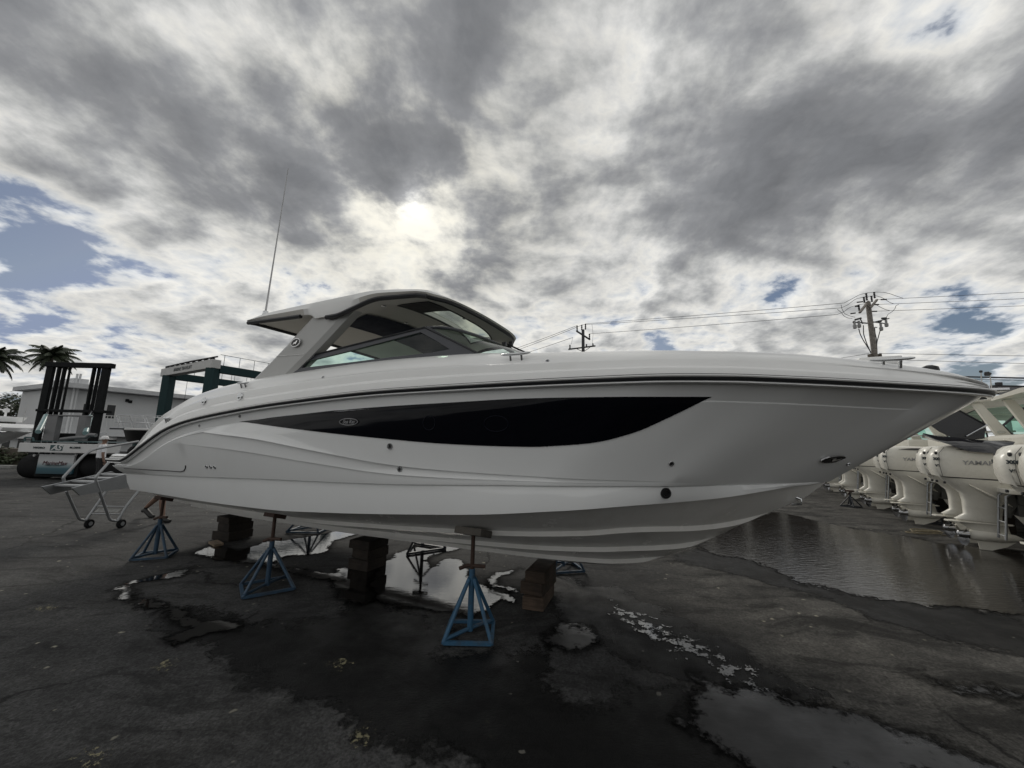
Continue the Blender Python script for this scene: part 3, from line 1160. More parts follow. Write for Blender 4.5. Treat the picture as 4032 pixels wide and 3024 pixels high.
# foredeck hardware
pw = bside(3466, 1418, -.25)
MB().box(pw + Vector((0, .1, .0)), (.27, .22, .06)).build('anchor_locker_lid', deckwhite, boat, bevel=.012)
pa = bside(3660, 1446, -.12)
MB().lathe([(.055, 0), (.05, .03), (.02, .045)], pa - Vector((0, 0, .03)), n=16).build('windlass_button', black_trim, boat)
MB().box2((2.02, -.07, 2.13), (2.2, .07, 2.155)).build('bow_roller', steel, boat, bevel=.006)
pe, ne = on_hull(3126, 1968, 0)
if pe is None:
    pe = Vector((.82, -.02, 1.22))
MB().tube([pe + Vector((.0, 0, .03)), pe + Vector((.05, -.02, .01)), pe + Vector((.05, -.02, -.03)), pe + Vector((-.02, 0, -.04))], .011, 8).build('bow_eye', steel, boat)

# hardtop
zt_top = table([(-5.32, 3.215), (-4.88, 3.265), (-3.73, 3.285), (-3.18, 3.292), (-2.63, 3.265), (-2.40, 3.22), (-2.1, 3.12)])
zt_low = table([(-5.32, 3.185), (-4.5, 3.155), (-4.1, 3.14), (-4.0, 3.08), (-3.66, 3.08), (-3.4, 3.13), (-3.0, 3.205), (-2.63, 3.205), (-2.4, 3.16), (-2.1, 3.06)])


def roof_pt(s, w, top=True, inset=0.0):
    """s 0 aft to 1 front, w -1..1 across"""
    tf = -2.13 - .32 * abs(w) ** 3.2 if w < 0 else -2.13 - .42 * abs(w) ** 2.0
    ta = -5.30 + .03 * (1 - w * w)
    t = lerp(ta, tf, s)
    bw = 1.25 - .10 * smooth01((s - .72) / .28) - inset
    zt, zl = zt_top(t), zt_low(t)
    crown = .055 * (1 - w * w)
    if top:
        z = zt + crown * smooth01(s * 4) * smooth01((1 - s) * 3 + .2)
    else:
        deep = smooth01((1 - abs(w)) / .18)
        zl2 = lerp(zl, zl + .02, deep)
        z = zl2 + crown * .6 * deep
        z = min(z, zt - .025)
    return Vector((t, w * bw, z))


NS, NW = 44, 28
sky_s, sky_w = (32, 38), (4, NW - 4)      # cells of the skylight opening
rf = MB()
for top in (True, False):
    rows = [[roof_pt(i / NS, -1 + 2 * j / NW, top) for j in range(NW + 1)] for i in range(NS + 1)]
    b = rf.add([p for r in rows for p in r], [])
    for i in range(NS):
        for j in range(NW):
            if sky_s[0] <= i < sky_s[1] and sky_w[0] <= j < sky_w[1]:
                continue
            q = (b + i * (NW + 1) + j, b + i * (NW + 1) + j + 1, b + (i + 1) * (NW + 1) + j + 1, b + (i + 1) * (NW + 1) + j)
            rf.f.append(q if top else q[::-1])


def roof_edge_loop():
    l = [(0, -1 + 2 * j / NW) for j in range(NW + 1)] + [(i / NS, 1) for i in range(1, NS + 1)] + [(1, 1 - 2 * j / NW) for j in range(1, NW + 1)] + [(1 - i / NS, -1) for i in range(1, NS)]
    return l


edge = roof_edge_loop()
rows = []
for (s, w) in edge:
    a, c = roof_pt(s, w, True), roof_pt(s, w, False)
    mid = (a + c) / 2
    outv = Vector((0, w, 0)) if abs(w) == 1 else Vector((1 if s == 1 else -1, 0, 0))
    rows.append([a, mid + outv * .025, c])
rows.append(rows[0])
rf.grid(rows)
for sgn in (0,):                       # sides of the skylight opening
    j0, j1 = (sky_w[0], sky_w[1]) if sgn == 0 else (NW - sky_w[1], NW - sky_w[0])
    loop = [(sky_s[0], j) for j in range(j0, j1)] + [(i, j1) for i in range(sky_s[0], sky_s[1])] + [(sky_s[1], j) for j in range(j1, j0, -1)] + [(i, j0) for i in range(sky_s[1], sky_s[0], -1)]
    rows = [[roof_pt(i / NS, -1 + 2 * j / NW, True), roof_pt(i / NS, -1 + 2 * j / NW, False)] for i, j in loop]
    rows.append(rows[0])
    rf.grid(rows)
roof = rf.build('hardtop', [deckwhite, cream], boat, smooth=35, merge=True)
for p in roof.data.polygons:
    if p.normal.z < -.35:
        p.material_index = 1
for sgn in (0,):
    j0, j1 = (sky_w[0], sky_w[1]) if sgn == 0 else (NW - sky_w[1], NW - sky_w[0])
    rows = [[roof_pt(i / NS, -1 + 2 * j / NW, True) - Vector((0, 0, .02)) for j in range(j0, j1 + 1)] for i in range(sky_s[0], sky_s[1] + 1)]
    MB().grid(rows).build('skylight', sky_glass, boat)
    loop = [(sky_s[0], j) for j in range(j0, j1)] + [(i, j1) for i in range(sky_s[0], sky_s[1])] + [(sky_s[1], j) for j in range(j1, j0, -1)] + [(i, j0) for i in range(sky_s[1], sky_s[0], -1)]
    MB().tube([roof_pt(i / NS, -1 + 2 * j / NW, False) for i, j in loop], .012, 6, closed=True).build('skylight_gasket', black_trim, boat)
    # blind drawn over the near end of the opening
    rows = [[roof_pt(i / NS, -1 + 2 * j / NW, False) - Vector((0, 0, .004)) for j in range(j0, j0 + 5)] for i in range(sky_s[0], sky_s[1] + 1)]
    MB().grid(rows).build('skylight_blind', mat('blind_dark', (.035, .033, .035), .7), boat)
# dark edge trim under the brow
for sgn in (-1, 1):
    MB().tube([roof_pt(i / NS, sgn, False) + Vector((0, 0, -.012)) for i in range(0, 17)], .026, 8).build('edge_trim', black_trim, boat)
    MB().tube([roof_pt(i / NS, sgn, False) + Vector((0, 0, -.012)) for i in range(23, NS + 1)], .027, 8).build('edge_trim', black_trim, boat)
MB().tube([roof_pt(1, -1 + 2 * j / NW, False) + Vector((-.02, 0, -.004)) for j in range(NW + 1)], .027, 8).build('edge_trim', black_trim, boat)
MB().tube([roof_pt(0, -1 + 2 * j / NW, False) + Vector((.01, 0, -.008)) for j in range(NW + 1)], .026, 8).build('edge_trim', black_trim, boat)
# cockpit shade: dark cassette in the middle of the underside
rows = [[roof_pt(i / NS, w, False) - Vector((0, 0, .012)) for w in (-.80, -.6, -.3, 0, .3, .6, .80)] for i in range(19, 28)]
MB().grid(rows, flip=True).build('sunroof_shade', navy_fabric, boat)
for (s, w) in ((.70, -.80), (.62, -.35), (.86, -.18)):
    p = roof_pt(s, w, False)
    MB().lathe([(.03, 0), (.03, -.008), (.02, -.012)], p, n=16).build('ceiling_light', steel, boat)
# raised brow line along the hardtop roof
MB().tube([roof_pt(s, -.9, True) + Vector((0, 0, -.012)) for s in [.06 + .02 * i for i in range(22)]], .022, 8).build('roof_bead', deckwhite, roof)

# arch legs
lg = [(949, 1503), (1112, 1476), (1385, 1236), (1205, 1262)]
for sgn in (-1, 1):
    q = [bside(x, y, -1.24) for x, y in lg]
    q[0].z -= .1
    q[1].z -= .1
    q[2].z += .08
    q[3].z += .06
    rows = []
    for f in [i / 8 for i in range(9)]:
        a, c = q[0].lerp(q[3], f), q[1].lerp(q[2], f)
        bow = math.sin(math.pi * f) * .03
        a.x += bow
        c.x += bow
        yo = -1.245 + .03 * f
        yi = yo + .16
        m_ = lerp(0, 1, .16)
        rows.append([Vector((a.x, sgn * abs(yo + .05), a.z)), Vector((lerp(a.x, c.x, .16), sgn * abs(yo), lerp(a.z, c.z, .16))), Vector((lerp(a.x, c.x, .86), sgn * abs(yo), lerp(a.z, c.z, .86))), Vector((c.x, sgn * abs(yo + .03), c.z)),
                     Vector((c.x - .04, sgn * abs(yi), c.z)), Vector((a.x + .05, sgn * abs(yi), a.z))])
    mb = MB().grid(rows, wrap=True)
    leg = mb.build('arch_leg', greyplast, boat, smooth=20)
    if sgn < 0:
        fa, fc = q[0].lerp(q[3], .46), q[1].lerp(q[2], .40)
        MB().tube([Vector((lerp(fa.x, fc.x, .14) + .03, -1.236, lerp(fa.z, fc.z, .14))), Vector((lerp(fa.x, fc.x, .84) + .03, -1.236, lerp(fa.z, fc.z, .84)))], .0035, 5).build('leg_joint', deckwhite, leg)
        pc = bside(1168, 1350, -1.24)
        Mb = frameM(pc + Vector((0, -.008, 0)), (1, 0, .12), (0, 0, 1))
        lb = ellipse_disc(Mb, .075, .046, .008).build('leg_emblem', mat('emblem_dark', (.02, .02, .022), .12), leg)
        ellipse_ring(Mb, .078, .048, .010, .012).build('emblem_rim', chrome, lb) if False else None
        MB().poly([Mb @ Vector(p) for p in ((-.045, -.022, .011), (-.01, -.010, .011), (.005, -.022, .011), (.03, .0, .011), (.04, .022, .011), (.018, .016, .011), (.0, .002, .011), (-.02, .006, .011))], .002, Mb.to_3x3() @ Vector((0, 0, 1))).build('emblem_stroke', chrome, leg)
        ellipse_ring(Mb, .078, .048, .010, .011).build('emblem_rim', chrome, leg)

# side windows and windscreen
outer = [(1120, 1474), (1172, 1411), (1360, 1359), (1654, 1281), (1768, 1334), (1884, 1392), (1700, 1403), (1551, 1417), (1330, 1442)]
inner = [(1188, 1449), (1208, 1420), (1372, 1377), (1640, 1301), (1705, 1336), (1768, 1374), (1700, 1388), (1546, 1405), (1360, 1429)]


def win_pt(x, y, off=-1.20):
    p = bside(x, y, off)
    return p


for sgn in (-1, 1):
    po = [win_pt(*a) for a in outer]
    pi_ = [win_pt(*a) for a in inner]
    for l in (po, pi_):
        for p in l:
            p.y = sgn * (1.20 - .10 * max(0, (p.z - 2.45)) / .4)
    n = len(po)
    off = Vector((0, sgn * .018, 0))
    mb = MB()
    for i in range(n):
        j = (i + 1) % n
        a, b_, c, d_ = po[i], po[j], pi_[j], pi_[i]
        mb.add([a + off, b_ + off, c + off, d_ + off, a - off, b_ - off, c - off, d_ - off], [(0, 1, 2, 3), (7, 6, 5, 4), (0, 4, 5, 1), (3, 2, 6, 7)])
    fr = mb.build('side_window_frame', frame_grey, boat, smooth=0)
    MB().poly(pi_).build('side_window_pane', side_glass, fr, smooth=0)
    MB().tube([po[0] + off, po[1] + off, po[2] + off, po[3] + off, po[4] + off, po[5] + off], .012, 6).build('window_seal', black_trim, fr)
# windscreen: glass between the header under the hardtop and the foredeck
head = [Vector((-2.47 + .36 * math.cos(a) ** .8 if math.cos(a) > 0 else -2.47, 1.10 * math.sin(a), 2.83 + .03 * math.cos(a))) for a in [R(-90 + 180 * i / 24) for i in range(25)]]
base = [Vector((-1.78 + .62 * max(0, math.cos(a)) ** .8, 1.16 * math.sin(a), 2.46 + .02 * math.cos(a))) for a in [R(-90 + 180 * i / 24) for i in range(25)]]
wsf = MB().tube(head, .020, 8).tube(base, .018, 8).build('windscreen_frame', frame_grey, boat)
MB().grid([[h.lerp(b_, f) for h, b_ in zip(head, base)] for f in (0, .33, .66, 1)]).build('windscreen_pane', clear_glass, wsf)
for sgn in (-1, 1):
    MB().bar(head[0 if sgn < 0 else -1], base[0 if sgn < 0 else -1], .05, .05).build('pillar', frame_grey, wsf)
# wipers at the front of the screen
for k_, (x0, y0, x1, y1) in enumerate(((1962, 1356, 2062, 1392), (1990, 1352, 2080, 1393))):
    a, b_ = bside(x0, y0, -.06 + .25 * k_), bside(x1, y1, -.10 + .25 * k_)
    wp = MB().bar(a, b_, .028, .022).build('wiper', black_trim, boat)
    MB().box(a.lerp(b_, .25) + Vector((0, 0, .03)), (.05, .04, .05)).build('wiper_pivot', black_trim, wp)

# cockpit furniture seen through the glass
for (t, y, w) in ((-3.25, -.55, .5), (-3.25, .25, .5)):
    sq = MB().box((t - .2, y, 1.75), (.55, w, .4)).box((t, y, 1.95), (.55, w, .14)).build('helm_seat', seat_white, boat, bevel=.04)
    MB().bar((t - .26, y, 1.98), (t - .36, y, 2.52), w, .12, (0, 1, 0)).build('seat_back', seat_dark, sq, bevel=.03)
MB().poly([(-2.05, -1.0, 1.4), (-1.8, -1.0, 2.44), (-2.3, -1.0, 2.56), (-2.55, -1.0, 2.2), (-2.55, -1.0, 1.4)], 1.5, (0, 1, 0)).build('helm_console', mat('console_dark', (.04, .042, .045), .4), boat, bevel=.03)
MB().tube([Vector((-2.66, -.5 + .17 * math.cos(a), 2.28 + .17 * math.sin(a))) for a in [R(20 * i) for i in range(18)]], .014, 6, closed=True).build('steering_wheel', black_trim, boat)
MB().box2((-5.0, .5, 1.36), (-3.9, 1.15, 2.25)).build('wet_bar', seat_white, boat, bevel=.05)
MB().box2((-6.3, -.9, 1.36), (-5.6, .9, 1.9)).box2((-6.42, -.9, 1.6), (-6.2, .9, 2.32)).build('lounge_seat', seat_white, boat, bevel=.06)

# whip aerial on the aft end of the hardtop
a0, a1 = bside(1046, 1226, -1.06), bside(1135, 663, -1.06)
ar = MB().tube([a0, a0.lerp(a1, .12), a0.lerp(a1, .5), a1], [.013, .011, .008, .005], 8).build('whip_aerial', mat('aerial_grey', (.42, .42, .43), .4), boat)
ab = Vector((a0.x, a0.y, zt_top(a0.x) + .0))
MB().box(a0 + Vector((0, 0, -.03)), (.05, .05, .07)).box((a0.x, a0.y, (a0.z - .06 + zt_top(a0.x)) / 2), (.06, .06, abs(a0.z - .06 - zt_top(a0.x)) + .05)).build('aerial_mount', steel, ar, bevel=.006)


# ------------------------------------------------------------------ stands and timber blocks under the boat
def boat_world(p):
    return BN * BC + BT * p[0] + BN * p[1] + Vector((0, 0, p[2]))


def stand_parts(e, hh, legs=4, spread=.36, paint=blue_paint, band=False, top_r=.022, head=.22, ply=False, tilt=0.0, rot=0.0):
    """tubular pyramid: sloping legs to a sleeve, a threaded post, handle nut and pad. hh = height of the pad"""
    zc = hh * (.52 if hh > .8 else .6)
    foot = []
    for i in range(legs):
        a = rot + 2 * math.pi * (i + .5) / legs
        f = Vector((math.cos(a) * spread, math.sin(a) * spread, .02))
        foot.append(f)
        MB().tube([f, Vector((math.cos(a) * .03, math.sin(a) * .03, zc))], .0165, 8).build('leg', paint, e)
        if band and i == 0:
            p, q = f, Vector((math.cos(a) * .03, math.sin(a) * .03, zc))
            MB().tube([p.lerp(q, .55), p.lerp(q, .72)], .0225, 8).build('tape_band', mat('white_tape', (.55, .55, .53), .6), e)
    for i in range(legs):
        MB().bar(foot[i], foot[(i + 1) % legs], .03, .026).build('base_rail', paint, e)
    if legs == 4:
        for i in (0, 2):
            MB().tube([foot[i] + Vector((0, 0, .02)), Vector((0, 0, .05))], .016, 6).build('brace', paint, e)
    MB().cyl((0, 0, .03), (0, 0, zc + .08), .026, .026, 12).build('sleeve', paint, e)
    MB().cyl((0, 0, zc), (0, 0, hh - .05), top_r * .85, top_r * .85, 10).build('threaded_post', rust, e)
    hz = zc + .10
    MB().tube([(-.12, -.02, hz - .03), (-.05, 0, hz), (.05, 0, hz + .01), (.12, .02, hz + .01)], .017, 8).build('handle_nut', rust, e)
    if ply:
        MB().box((0, 0, hh - .03), (.27, .22, .06), rot=Matrix.Rotation(tilt, 3, 'X')).build('plywood_pad', old_plywood, e, bevel=.006)
    else:
        MB().box((0, 0, hh - .03), (.18, .16, .045), rot=Matrix.Rotation(tilt, 3, 'X')).build('pad', rust, e, bevel=.006)


def bottom_height(t, b):
    loc, nrm, i, d = hull_bvh.ray_cast(Vector((t, b, 0.0)), Vector((0, 0, 1)))
    return loc.z if loc else .9


stands = [
    ((1850, 2500), 'bright blue boat stand with plywood pad in front, under the middle of the hull', dict(paint=blue_paint, spread=.28, ply=True, rot=R(25))),
    ((1051, 2318), 'blue boat stand with a white tape band, second from the stern', dict(paint=blue_dull, spread=.33, band=True, rot=R(62))),
    ((609, 2192), 'dull blue boat stand nearest the boarding steps', dict(paint=blue_dull, spread=.27, rot=R(48))),
    ((2217, 2240), 'blue boat stand behind the rightmost timber block stack, far side of the hull', dict(paint=blue_dull, spread=.30, rot=R(40))),
    ((1663, 2165), 'dark boat stand standing in the bright puddle, far side of the hull', dict(paint=mat('dark_steel_paint', (.012, .016, .024), .5), spread=.36, legs=3, rot=R(-30))),
    ((1222, 2088), 'dark boat stand on the far side between the two left timber stacks', dict(paint=blue_dull, spread=.40, rot=R(25))),
]
for (px, lab, kw) in stands:
    p = gp(*px)
    t, b = p.dot(BT), p.dot(BN) - BC
    hh = bottom_height(t, -abs(b)) - .035
    e = empty('boat_stand', p + Vector((0, 0, .006)), -HEAD, lab, 'boat stand', 'stands propping the big boat')
    stand_parts(e, hh, tilt=R(16) * (1 if b < 0 else -1) * -1, **kw)


def block(c, s, rz, lab, m=timber, rnd=0):
    random.seed(rnd)
    mb = MB().box((0, 0, s[2] / 2), s)
    o = mb.build('timber_block', m, None, smooth=0, bevel=.012)
    for v in o.data.vertices:
        v.co += Vector(noise.noise_vector(v.co * 6 + Vector((rnd, 0, 0)))) * .007
    o.location = c
    o.rotation_euler = (0, 0, rz)
    return tag(o, lab, 'timber block', 'timber blocks under the keel')


def stack(px, dims, name, seed):
    base = gp(*px)
    z = .006
    words = ['bottom', 'second', 'third', 'fourth', 'top']
    zt = .375
    n = len(dims)
    hs = zt - z
    for i, (dx, dy, hfrac, rz, off) in enumerate(dims):
        h = hs * hfrac
        w = words[i] if i < n - 1 else 'top'
        block(base + BT * off[0] + BN * (.20 + off[1]) + Vector((0, 0, z)), (dx, dy, h - .004), -HEAD + rz, '%s weathered timber in the %s stack under the keel' % (w, name), timber_brown if seed == 1 else timber, seed + i)
        z += h


stack((2095, 2398), [(.22, .52, .36, R(6), (0, 0)), (.24, .50, .34, R(2), (-.01, .02)), (.21, .48, .30, R(5), (.02, 0))], 'rightmost', 1)
stack((1400, 2250), [(.33, .36, .36, R(2), (0, 0)), (.29, .36, .34, R(-4), (.02, .02)), (.33, .38, .30, R(3), (.0, 0))], 'middle', 11)
stack((862, 2130), [(.42, .40, .38, R(4), (0, 0)), (.33, .38, .34, R(-3), (.02, .02)), (.38, .36, .28, R(-4), (0, 0))], 'leftmost', 21)
pl = gp(850, 2146)
ob = MB().box((0, 0, .02), (.30, .12, .035)).build('wood_offcut', timber_light, None, smooth=0, bevel=.004)
ob.location = pl + Vector((0, 0, .006))
ob.rotation_euler = (R(4), 0, R(-38))
tag(ob, 'loose pale wood offcut lying by the leftmost timber stack', 'offcut')


# ------------------------------------------------------------------ unseen shed added behind the camera so its dark bulk shades the bow side
shed = empty('bow_shading_shed', (36, -9, 0), 0, 'long dark metal shed added out of view to shade the bow', 'building')
shed_m = mat('shed_cladding', (.10, .10, .105), .7, var=.1, vscale=.5)
MB().box2((-24, -10, 0), (28, 0, 11)).build('wall', shed_m, shed, smooth=0)
MB().poly([(-24.5, .6, 11), (28.5, .6, 11), (28.5, -5, 13), (-24.5, -5, 13)], .2, (0, 0, 1)).build('roof', mat('shed_roof', (.16, .16, .165), .6), shed, smooth=0)
for i in range(4):
    MB().box2((-20 + 12 * i, 0, 0), (-12 + 12 * i, .06, 8)).build('door', mat('shed_door', (.05, .055, .06), .6), shed, smooth=0)

# open boat shed beyond the bow: hidden behind the hull, mirrored in the big puddle
ps = at(2700, 1770, 30)
rk = empty('open_boat_shed', (ps.x, 30, 0), 0, 'open fronted boat shed behind the bow, mirrored in the right puddle', 'building')
xa, xb = at(2350, 1700, 30).x - ps.x, at(3470, 1700, 30).x - ps.x
MB().box2((xa, 5, 0), (xb, 5.2, 7.3)).build('back_wall', mat('rack_dark', (.06, .05, .045), .8), rk, smooth=0)
MB().box2((xa - .5, -.6, 7.2), (xb + .5, 5.6, 7.5)).build('roof', mat('shed_roof', (.16, .16, .165), .6), rk, smooth=0)
MB().box2((xa, 1.5, 2.6), (xb, 5, 2.8)).build('mezzanine', mat('rack_dark', (.06, .05, .045), .8), rk, smooth=0)
for i in range(9):
    x_ = lerp(xa, xb, i / 8)
    MB().box2((x_ - .15, -.3, 0), (x_ + .15, 0, 7.2)).build('post', mat('rack_post', (.40, .39, .36), .6), rk, smooth=0)

# ------------------------------------------------------------------ left: boarding steps
XL, XR = -7.56, -7.03
steps = empty('boarding_steps', (XL, 6.4, 0), 0, 'aluminium boarding steps on two wheels beside the stern', 'boarding steps')
S0 = Vector((XL, 6.4, 0))


def sp(x, y, X):
    return onX(x, y, X) - S0


for X, tl, tr_, br_, bl in ((XL, (163, 1917), (440, 1856), (480, 1880), (199, 1947)), (XR, (281, 1922), (491, 1867), (505, 1920), (313, 1951))):
    q = [sp(*a, X) for a in (tl, tr_, br_, bl)]
    MB().poly([p - Vector((.015, 0, 0)) for p in q], .03, (1, 0, 0)).build('stringer', alu, steps, smooth=0)
for (a, b_) in (((228, 1906), (326, 1908)), ((292, 1891), (388, 1895)), ((352, 1877), (446, 1881)), ((408, 1864), (482, 1868))):
    p, q = sp(*a, XL), sp(*b_, XR)
    q.z = p.z
    MB().box2((0.02, p.y - .07, p.z - .03), (XR - XL - .02, p.y + .09, p.z - .005)).build('tread', alu, steps, smooth=0, bevel=.003)


def arc(pts, n=5):
    """round the corners of a polyline"""
    pts = [Vector(p) for p in pts]
    out = [pts[0]]
    for i in range(1, len(pts) - 1):
        a, b_, c = pts[i - 1], pts[i], pts[i + 1]
        d1, d2 = (a - b_), (c - b_)
        r = min(d1.length, d2.length) * .3
        p, q = b_ + d1.normalized() * r, b_ + d2.normalized() * r
        for j in range(n + 1):
            t = j / n
            out.append(p.lerp(b_, t).lerp(b_.lerp(q, t), t))
    out.append(pts[-1])
    return out


for X, l in ((XL, [(262, 1935), (312, 2045), (338, 2050), (378, 1993), (428, 1920)]), (XR, [(378, 1895), (432, 2047), (462, 2053), (495, 1996), (548, 1930)])):
    MB().tube(arc([sp(x, y, X) for x, y in l]), .021, 8).build('leg_frame', alu, steps)
for (a, b_) in (((378, 1993), (495, 1996)), ((357, 2022), (468, 2026))):
    p, q = sp(*a, XL), sp(*b_, XR)
    MB().tube([p, Vector((XR - XL, p.y, p.z))], .011, 6).build('crossbar', alu, steps)
p = sp(378, 1996, XL)
q = sp(357, 2020, XL)
MB().bar((.27, p.y, p.z - .02), (.27, q.y, q.z + .02), .42, .006, (0, 1, 0)).build('plate', mat('steps_plate', (.30, .30, .29), .6, var=.3, vscale=20), steps)
MB().tube(arc([sp(251, 1895, XL), sp(249, 1880, XL), sp(348, 1773, XL), sp(545, 1738, XL)]), .021, 8).build('handrail', alu, steps)
MB().tube(arc([sp(378, 1897, XR), sp(376, 1880, XR), sp(424, 1826, XR), sp(470, 1775, XR)]), .021, 8).build('handrail', alu, steps)
for X, (x, y) in ((XL, (353, 2052)), (XR, (478, 2057))):
    c = sp(x, y, X)
    c.z = .075
    wh = MB().lathe([(.03, -.025), (.07, -.025), (.078, -.012), (.078, .012), (.07, .025), (.03, .025)], c, 'X', 20).build('wheel', mat('tyre', (.014, .014, .015), .8, spec=.15), steps)
    MB().lathe([(.005, -.03), (.035, -.03), (.035, .03), (.005, .03)], c, 'X', 14).build('hub', alu, wh)
    MB().bar(c + Vector((-.035, 0, 0)), c + Vector((-.035, .0, .14)), .05, .006, (1, 0, 0)).build('wheel_bracket', alu, wh)

# ------------------------------------------------------------------ people


def person_skin(name, joints, bones, root, m, parent, sub=2):
    me = bpy.data.meshes.new(name)
    names = list(joints)
    me.from_pydata([joints[n][0] for n in names], [(names.index(a), names.index(b_)) for a, b_ in bones], [])
    o = bpy.data.objects.new(name, me)
    COL.objects.link(o)
    o.parent = parent
    md = o.modifiers.new('skin', 'SKIN')
    md.use_smooth_shade = True
    for i, n in enumerate(names):
        r_ = joints[n][1]
        me.skin_vertices[0].data[i].radius = (r_, r_) if not isinstance(r_, tuple) else r_
        me.skin_vertices[0].data[i].use_root = n == root
    s_ = o.modifiers.new('sub', 'SUBSURF')
    s_.levels = s_.render_levels = sub
    bpy.context.view_layer.update()
    dg = bpy.context.evaluated_depsgraph_get()
    m2 = bpy.data.meshes.new_from_object(o.evaluated_get(dg))
    o.modifiers.clear()
    o.data = m2
    for p_ in m2.polygons:
        p_.use_smooth = True
    for mm in (m if isinstance(m, list) else [m]):
        m2.materials.append(mm)
    return o


skin_m = mat('skin', (.22, .135, .10), .5, var=.06)
hair_m = mat('hair', (.03, .02, .015), .7)


def make_person(loc, rz, label, top, bottom, shoe, walk=.0, cap=None, h=1.74, long_legs=False):
    e = empty('person', loc, rz, label, 'person')
    k_ = h / 1.75
    st_ = walk
    J = {
        'pelvis': ((0, 0, .95), .13), 'waist': ((0, .01, 1.08), .125), 'chest': ((0, .015, 1.28), (.165, .115)), 'neckb': ((0, .0, 1.45), .075), 'neck': ((0, -.01, 1.50), .055), 'chin': ((0, -.03, 1.57), .065), 'head': ((0, -.015, 1.655), .088), 'crown': ((0, -.005, 1.72), .06),
        'hipL': ((-.095, 0, .90), .10), 'kneeL': ((-.10, -.28 * st_ - .02, .50), .058), 'calfL': ((-.10, -.32 * st_ + .01, .36), .056), 'ankL': ((-.10, -.42 * st_ + .02, .09), .036), 'toeL': ((-.11, -.42 * st_ - .14, .035), .035),
        'hipR': ((.095, 0, .90), .10), 'kneeR': ((.10, .12 * st_ - .02, .48), .058), 'calfR': ((.10, .30 * st_ + .01, .36), .056), 'ankR': ((.10, .55 * st_ + .02, .09 + .10 * st_), .036), 'toeR': ((.11, .48 * st_ - .12, .035), .035),
        'shL': ((-.19, .0, 1.40), .062), 'elL': ((-.25, .14 * st_ + .03, 1.12), .042), 'wrL': ((-.25, -.02 + .05 * st_, .88), .030), 'haL': ((-.245, -.06 + .05 * st_, .80), .034),
        'shR': ((.19, .0, 1.40), .062), 'elR': ((.25, -.16 * st_ + .03, 1.12), .042), 'wrR': ((.25, -.10 - .22 * st_, .92), .030), 'haR': ((.245, -.15 - .26 * st_, .86), .034),
    }
    J = {n: (tuple(c * k_ for c in v[0]), v[1]) for n, v in J.items()}
    B = [('pelvis', 'waist'), ('waist', 'chest'), ('chest', 'neckb'), ('neckb', 'neck'), ('neck', 'chin'), ('chin', 'head'), ('head', 'crown'), ('pelvis', 'hipL'), ('hipL', 'kneeL'), ('kneeL', 'calfL'), ('calfL', 'ankL'), ('ankL', 'toeL'),
         ('pelvis', 'hipR'), ('hipR', 'kneeR'), ('kneeR', 'calfR'), ('calfR', 'ankR'), ('ankR', 'toeR'), ('neckb', 'shL'), ('shL', 'elL'), ('elL', 'wrL'), ('wrL', 'haL'), ('neckb', 'shR'), ('shR', 'elR'), ('elR', 'wrR'), ('wrR', 'haR')]
    body = person_skin('body', J, B, 'pelvis', [skin_m, top, bottom, shoe], e)
    me = body.data
    for p_ in me.polygons:
        c = p_.center / k_
        i = 0
        if c.z < .10 + .12 * (st_ if c.x > 0 else 0):
            i = 3
        elif c.z < (.12 if long_legs else .56):
            i = 2 if long_legs else 0
        elif c.z < .98:
            i = 2 if abs(c.x) < .2 else 0
        elif c.z < 1.47:
            i = 1 if (abs(c.x) < .21 or c.z > 1.18) else 0
        p_.material_index = i
    hx, hy, hz = J['head'][0]
    MB().lathe([(.015, .0), (.012, .03)], (hx, hy - .10, hz - .02), 'Y', 8).build('nose', skin_m, e)
    for s_ in (-1, 1):
        MB().lathe([(.004, -.02), (.02, -.02), (.02, .02), (.004, .02)], (hx + s_ * .088, hy, hz), 'X', 8).build('ear', skin_m, e)
    hm_ = cap or hair_m
    hw = MB().lathe([(.104, -.01), (.106, .03), (.095, .075), (.06, .105), (.01, .115)], (hx, hy + .01, hz + .01), n=18).build('cap' if cap else 'hair', hm_, e)
    if cap:
        MB().lathe([(.01, 0), (.10, 0), (.10, .012), (.01, .012)], (hx, hy - .10, hz + .01), n=14).build('cap_brim', cap, hw)
    for s_ in ('L', 'R'):
        p0 = Vector(J['ha' + s_][0])
        for f_ in range(5):
            off = Vector(((f_ - 2) * .006, (f_ - 2) * .016, -.03))
            ln = (.045, .075, .082, .076, .06)[f_]
            a = p0 + off
            MB().tube([a, a + Vector((0, -.012, -ln * .55)), a + Vector((0, -.034, -ln * .9))], [.009, .0085, .006], 6).build('finger', skin_m, body)
        t_, a_ = Vector(J['toe' + s_][0]), Vector(J['ank' + s_][0])
        MB().tube([a_ + Vector((0, .05, -.045)), a_ + Vector((0, -.02, -.03)), t_ + Vector((0, .03, .005)), t_ + Vector((0, -.06, -.002))], [.04, .048, .042, .028], 10).build('shoe', shoe, e)
    return e


make_person(gp(612, 2047) + Vector((0, 0, .0)), R(75), 'person in dark shorts walking behind the stern, only the legs showing', mat('grey_shirt', (.16, .16, .17), .8), mat('dark_shorts', (.015, .016, .02), .8), mat('black_shoe', (.012, .012, .012), .6), walk=.85)
PDp = gp(230, 1893).y - .8
pf = at(398, 1800, PDp)
make_person((pf.x, PDp, 0), R(150), 'person in white shirt and white cap behind the boarding steps', mat('white_shirt', (.70, .71, .74), .8), mat('black_trousers', (.014, .014, .016), .8), mat('black_shoe', (.012, .012, .012), .6), walk=.0, cap=mat('white_cap', (.75, .75, .75), .7), h=1.60, long_legs=True)

